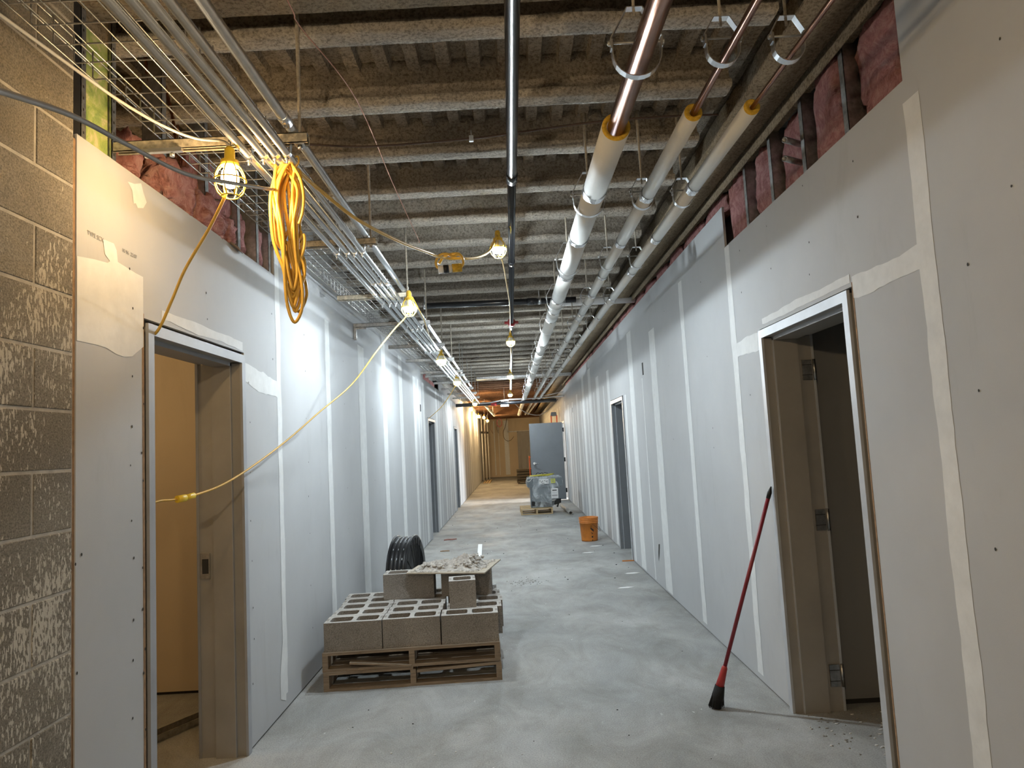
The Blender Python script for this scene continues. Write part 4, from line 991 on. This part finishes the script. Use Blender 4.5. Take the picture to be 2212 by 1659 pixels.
put_block(-1.072, 5.58, .4505, R(1.5), 'concrete block standing on the pile under the left end of the mortar board')
put_block(-.618, 5.60, .4505, R(.5), 'concrete block standing on the pile under the right end of the mortar board')
ob = MB(); ob = block_mb(L=.194, W=.197, H_=.194, cores=1).build('half_block', ['cmu', 'cmutop']); ob.location = (-.515, 5.165, .4505); ob.rotation_euler = (0, 0, R(5)); tag(ob, 'small square half block standing in front of the mortar board', 'concrete block')
# mortar board
Zb = .6455
C = [(-.885, 5.560), (-.262, 5.395), (-.150, 6.0), (-.835, 5.90)]
n = 10; vs = []; fs = []
tag(MB().add([(x, y_, Zb+(.0 if i < 2 else .0)) for i, (x, y_) in enumerate(C)]+[(x, y_, Zb+.009) for x, y_ in C], [(3, 2, 1, 0), (4, 5, 6, 7), (0, 1, 5, 4), (1, 2, 6, 5), (2, 3, 7, 6), (3, 0, 4, 7)]).build('mortar_board', 'ply'), 'thin wooden board lying across the upper blocks, heaped with mortar', 'board')
# rubble heap
mb = MB(); G = 46; vs = []
def bil(u, v_):
    a = Vector(C[0]).lerp(Vector(C[1]), u); b_ = Vector(C[3]).lerp(Vector(C[2]), u); return a.lerp(b_, v_)
for j in range(G+1):
    for i in range(G+1):
        u, v_ = .10+.80*i/G, .10+.80*j/G; p = bil(u, v_)
        e = min(1, 5*min(i, G-i)/G)*min(1, 5*min(j, G-j)/G)
        h = .028+.065*math.exp(-((u-.74)**2/.03+(v_-.5)**2/.09))+.026*math.exp(-((u-.35)**2/.05+(v_-.5)**2/.08))
        nz = noise.noise(Vector((p.x*32, p.y*32, 0)))+.8*noise.noise(Vector((p.x*70, p.y*70, 3)))
        e2 = max(0, e-.25*abs(noise.noise(Vector((p.x*9, p.y*9, 5)))))
        vs.append((p.x, p.y, Zb+.0085+e2*(h*(1+.55*nz))))
mb.add(vs, [(j*(G+1)+i, j*(G+1)+i+1, (j+1)*(G+1)+i+1, (j+1)*(G+1)+i) for j in range(G) for i in range(G)], 0, False)
rnd = random.Random(5)
for k in range(420):
    u, v_ = rnd.uniform(.06, .94), rnd.uniform(.06, .94); p = bil(u, v_); r_ = rnd.uniform(.004, .015)
    h = (.028+.068*math.exp(-((u-.76)**2/.02+(v_-.5)**2/.09))+.02*math.exp(-((u-.35)**2/.05+(v_-.5)**2/.08))) if .15 < u < .85 and .18 < v_ < .82 else .0
    mb.blob((p.x, p.y, Zb+.010+h*rnd.uniform(.7, 1.1)), (r_*1.3, r_, r_*.8), .5, k, 0, 6, 4, .8)
tag(mb.build('mortar_rubble', 'mound'), 'heap of crumbled grey mortar on the board', 'rubble', kind='stuff')
tag(MB().obox((-.332, 6.13, .700), (.018, 0, 0), (-.006, .26, .030), (0, 0, .004)).build('wood_lath', 'white'), 'white lath sticking out behind the mortar heap on the board', 'lath')

# ------------------------------------------------------------------ black reel behind the pallet
t = thing('cable_reel', 'black coiled reel standing on edge behind the block pile', 'reel', (-1.12, 7.05, 0))
RRm = Matrix.Rotation(R(-7), 4, 'Z')
def rl(m_):
    m_.v = [tuple(RRm @ Vector(p)+Vector((-1.12, 7.05, .385))) for p in m_.v]; return m_
pr = [(.30, -.10), (.37, -.10), (.385, -.095), (.385, -.085), (.368, -.08)]
for c in range(4): x0 = -.078+.040*c; pr += [(.366, x0), (.3695, x0+.002), (.3695, x0+.036), (.366, x0+.038)]
pr += [(.366, .084), (.385, .088), (.385, .098), (.372, .104), (.30, .104)]
rl(MB().lathe(pr, (0, 0, 0), 56, axis='x')).build('coil', 'blackc', t)
rl(MB().lathe([(.0, .060), (.30, .060), (.30, .104)], (0, 0, 0), 56, axis='x').lathe([(.0, -.09), (.30, -.09), (.30, -.10)], (0, 0, 0), 56, axis='x')).build('side_disc', 'blackc', t)
m_ = MB()
for a in (60, 75, 90, 104, 120, 150): m_.tube([(.108, .36*math.cos(R(a)), .36*math.sin(R(a))), (.112, .05*math.cos(R(a)), -.05), (.112, .0, -.14)], .004, 5)
m_.tube([(.112, 0, -.12), (.114, -.01, -.22), (.115, 0, -.30)], .016, 8)
rl(m_).build('tie_strands', 'bristle', t)
m_ = MB()
for k in range(22):
    a = 2*math.pi*k/22
    for x0 in (-.05, 0, .052): m_.obox((x0, .3735*math.cos(a), .3735*math.sin(a)), (.003, 0, 0), (0, -.010*math.sin(a), .010*math.cos(a)), (0, .0015*math.cos(a), .0015*math.sin(a)))
rl(m_).build('rivets', 'galv', t)

# ------------------------------------------------------------------ broom
t = thing('broom', 'red handled broom with black bristles leaning beside the near right doorway', 'broom', (1.13, 4.25, 0))
A, B = Vector((1.150, 4.245, .13)), Vector((1.508, 4.125, 1.285))
def lp(q): return A.lerp(B, q)
MB().cyl(lp(.08), lp(.95), .0115, 12).build('handle', 'redb', t)
MB().tube([lp(.94), lp(.97), lp(1.0)], [.0125, .0135, .003], 12).build('grip_tip', 'blackc', t)
MB().tube([lp(-.01), lp(.03), lp(.09), lp(.10)], [.026, .022, .017, .012], 12).build('ferrule', 'red', t)
m_ = MB().tube([lp(0), Vector((1.135, 4.25, .07)), Vector((1.118, 4.252, .004))], [.028, .036, .030], 12)
rnd = random.Random(2)
for k in range(90):
    a = rnd.uniform(0, 6.28); q = lp(0)+Vector((.02*math.cos(a), .02*math.sin(a), 0)); s_ = rnd.uniform(.6, 1.35)
    e = Vector((1.120+.034*s_*math.cos(a), 4.252+.030*s_*math.sin(a), rnd.uniform(.002, .02)))
    m_.tube([q, q.lerp(e, .5)+Vector((0, 0, .01)), e], .0018, 4)
m_.build('bristles', 'bristle', t)

# ------------------------------------------------------------------ orange bucket
bx, by = 1.183, 11.55
t = thing('bucket', 'orange plastic bucket on the floor by the right wall', 'bucket', (bx, by, 0))
MB().lathe([(0, .006), (.125, .006), (.131, .0), (.133, .02), (.150, .29), (.158, .292), (.158, .30), (.151, .302), (.152, .317), (.160, .319), (.160, .327), (.153, .329), (.154, .344), (.162, .346), (.162, .354), (.155, .356), (.156, .366), (.161, .368), (.161, .38), (.150, .38), (.148, .30), (.128, .02), (0, .018)], (bx, by, 0), 36).build('body', 'orange', t)
def onb(u, z_, r_add=.0015):       # point on the bucket wall, u = horizontal offset
    rr_ = .133+(z_-.02)*.063+r_add; a = math.asin(u/rr_); return (bx+rr_*math.sin(a), by-rr_*math.cos(a), z_)
def patch(m_, P, mi=0): m_.add([onb(u, z_) for u, z_ in P], [tuple(range(len(P)))], mi)
m_ = MB()
patch(m_, [(.004, .215), (.020, .222), (.034, .205), (.046, .200), (.060, .185), (.066, .168), (.056, .172), (.052, .150), (.046, .150), (.044, .172), (.032, .172), (.024, .186), (.012, .196)])
patch(m_, [(.018, .222), (.012, .236), (.018, .238), (.026, .228)])
patch(m_, [(.008, .245), (.040, .245), (.040, .251), (.008, .251)])
patch(m_, [(.014, .150), (.050, .130), (.048, .124), (.012, .142)])
patch(m_, [(.018, .118), (.044, .118), (.044, .124), (.018, .124)])
patch(m_, [(.022, .060), (.046, .060), (.046, .088), (.022, .088)])
patch(m_, [(.028, .010), (.042, .010), (.042, .028), (.028, .028)])
m_.build('printed_logo', 'black', t)
MB().tube(smooth([onb(.028, .285, .006), (bx+.09, by-.17, .24), (bx+.15, by-.14, .18), (bx+.18, by-.02, .16), (bx+.16, by+.06, .26)], 6), .003, 6).build('handle', 'brownc', t)

# ------------------------------------------------------------------ wrapped unit on a pallet
pallet((.12, 16.25, 0), R(1), 'small new pine pallet carrying the plastic wrapped machine', 'palletn', wx=.74, dy=1.0, h=.14, nb=6)
t = thing('wrapped_machine', 'plastic wrapped grey machine standing on the small pallet before the grey door', 'machine', (.70, 16.7, .142))
MB().box(.36, .86, 16.45, 17.0, .142, .62).box(.80, 1.02, 16.50, 16.95, .30, .62).box(.30, 1.12, 16.40, 17.05, .62, .82).build('cabinet', 'unit', t)
MB().obox((.62, 16.44, .22), (.24, 0, -.02), (0, .03, 0), (0, .0, .05)).obox((.93, 16.46, .24), (.14, 0, .04), (0, .04, 0), (0, 0, .05)).build('base_skirt', 'blackc', t)
MB().box(.42, .70, 16.435, 16.448, .26, .58).build('side_panel', 'unit', t)
MB().obox((1.0, 16.5, .19), (.02, 0, .06), (0, .02, 0), (.015, 0, -.006)).build('bracket', 'dark', t)
mw = MB(); nU, nV = 64, 22; vs = []
for j in range(nV+1):
    z_ = .15+.70*j/nV
    f = max(0, min(1, (z_-.50)/.12)); hx = .30+.12*f+.02*math.sin(z_*20); hyy = .33; cx_ = .675+.035*f
    for i in range(nU):
        a = 2*math.pi*i/nU; c_, s_ = math.cos(a), math.sin(a)
        q = (abs(c_)**5+abs(s_)**5)**(-1/5.)
        p = Vector((cx_+hx*c_*q, 16.72+hyy*s_*q, z_)); d = .012*noise.noise(p*9)+.008*noise.noise(p*30)
        vs.append((p.x+c_*d, p.y+s_*d, p.z+.3*d))
mw.add(vs, [(j*nU+i, j*nU+(i+1) % nU, (j+1)*nU+(i+1) % nU, (j+1)*nU+i) for j in range(nV) for i in range(nU)], 0, True)
mw.build('plastic_wrap', 'wrap', t)
yF = 16.37
lb = MB().box(.575, .80, yF-.004, yF-.002, .685, .80, 0)
for (x_, z_) in ((.60, .76), (.635, .73), (.66, .75), (.71, .76), (.745, .74), (.77, .75)):
    lb.lathe([(.008, 0), (.014, -.001), (.014, -.0015), (.008, -.001)], (x_, yF-.0045, z_), 12, 1, axis='y')
lb.box(.64, .70, yF-.0055, yF-.004, .698, .708, 1).box(.755, .785, yF-.0055, yF-.004, .705, .712, 1)
lb.build('pictogram_label', ['white', 'black'], t)
lb = MB().box(.855, .955, yF-.004, yF-.002, .70, .80, 0)
for z_ in (.78, .755, .73): lb.box(.87, .94, yF-.0055, yF-.004, z_-.006, z_+.004, 1)
lb.build('yellow_label', ['yellowp', 'unit'], t)
yF2 = 16.39
lb = MB().box(.845, 1.01, yF2-.006, yF2-.003, .34, .575, 0)
for a, b_ in ((.875, .98),): lb.box(a, b_, yF2-.0075, yF2-.006, .518, .540, 1)
lb.box(.865, .99, yF2-.0075, yF2-.006, .405, .417, 1)
for z_ in (.49, .47, .45, .385, .37): lb.box(.87, .985, yF2-.0072, yF2-.006, z_-.002, z_+.002, 2)
lb.build('paper_notice', ['white', 'black', 'frame'], t)
rnd = random.Random(9); pts = []
for k in range(46):
    a = k*.95+rnd.uniform(-.3, .3); rr_ = rnd.uniform(.5, 1)
    pts.append((.66+.30*rr_*math.cos(a), 16.66+.20*rr_*math.sin(a), .865+rnd.uniform(0, .035)))
cord('rope_tangle', pts, .008, 'yrope', 'tangled yellow rope heaped on top of the wrapped machine', 'rope', 5, 6)
cord('rope_tangle', [(.45, 16.42, .87), (.36, 16.37, .86), (.30, 16.36, .81), (.31, 16.36, .76), (.36, 16.36, .765), (.42, 16.36, .83)], .006, 'jacket', 'pale cord loop drooping from the front left corner of the wrapped machine', 'rope', 6, 6)
pts = [(.52+.035*k+rnd.uniform(-.02, .02), 16.66+rnd.uniform(-.04, .04), .895+.05*abs(math.sin(k*1.9))) for k in range(9)]
cord('chain', pts, .007, 'blackc', 'small dark chain bunched on the yellow rope', 'chain', 4, 6)
# pipe length on the floor
t = tag(MB().pipe((1.228, 15.75, .045), (1.165, 17.75, .045), .034, .043, 20).build('steel_pipe', 'brown'), 'short grey pipe lying on the floor right of the wrapped machine', 'pipe')

# ------------------------------------------------------------------ near left room: steel track on floor
a = Vector((-2.16, 4.16, .0)); b_ = Vector((-2.01, 4.44, 0)); d = (b_-a).normalized(); nn = Vector((-d.y, d.x, 0))
m_ = MB(); a = a-d*.75; b_ = b_+d*.2; L2 = (b_-a).length/2
mid = (a+b_)/2; m_.obox(mid+Vector((0, 0, .020))+nn*.0, d*L2, nn*.002, (0, 0, .020)); m_.obox(mid+Vector((0, 0, .020))+nn*.09, d*L2, nn*.002, (0, 0, .020)); m_.obox(mid+nn*.045+Vector((0, 0, .003)), d*L2, nn*.045, (0, 0, .002))
tag(m_.build('steel_track', 'galvr'), 'dark steel stud lying on the floor inside the near left doorway', 'stud')

# ------------------------------------------------------------------ floor litter
def scrap(name, x, y, P, mat, lab, h=.006, z=0):
    o = MB().prism([(x+a, y+b_, z) for a, b_ in P], (0, 0, 0), (0, 0, h)).build(name, mat); return tag(o, lab, 'scrap')
scrap('paper_scrap', -1.20, 12.55, [(-.10, -.06), (-.02, -.02), (.05, -.05), (.12, .02), (.02, .03), (-.06, .02)], 'copperp', 'crumpled reddish scrap on the floor before the second left door', .02)
scrap('wood_scrap', -1.16, 11.2, [(-.07, -.02), (.08, -.03), (.06, .02), (-.05, .02)], 'kraft', 'small brown chip on the floor left of the lath', .012)
scrap('copper_scrap', 1.46, 9.40, [(-.08, 0), (.08, -.015), (.08, .01), (-.08, .025)], 'orange', 'short copper coloured offcut at the far right door jamb', .012)
for i, (x, y_, l_) in enumerate(((1.20, 10.9, 'larger white paper scrap beside the bucket'), (1.02, 10.3, 'thin white scrap on the floor in front of the bucket'), (1.36, 8.55, 'long white scrap near the foot of the right wall'), (1.15, 7.75, 'small white scrap on the floor near the right wall hole'))):
    scrap('paper_scrap', x, y_, [(-.09, -.03), (.02, -.04), (.10, 0), (.03, .03), (-.05, .02)], 'white', l_, .004)
rnd = random.Random(8); mb = MB()
for k in range(260):
    y_ = 3.6+14*rnd.random()**1.6; x = rnd.uniform(-1.45, 1.45)
    if x < -.05 and 4.7 < y_ < 6.1: continue
    r_ = rnd.uniform(.0015, .0045)*(1 if y_ < 8 else 1.8); mi_ = 0 if rnd.random() < .7 else 1
    mb.blob((x, y_, r_*.4), (r_*1.4, r_, r_*.55), .4, k, mi_, 6, 4, .9)
for k in range(60):
    mb.blob((.07+rnd.gauss(0, .10), 8.35+rnd.gauss(0, .12), .002), (.007, .005, .003), .5, k, 2, 6, 4, .9)
for k in range(90):
    mb.blob((1.62+rnd.uniform(-.1, .5), 3.80+rnd.uniform(-.25, .35), .002), (rnd.uniform(.004, .012), .005, .003), .5, k, (0, 2, 2)[k % 3], 6, 4, .9)
tag(mb.build('floor_crumbs', ['mud', 'dark', 'brown']), 'crumbs of plaster and dirt scattered over the concrete floor', 'debris', kind='stuff')
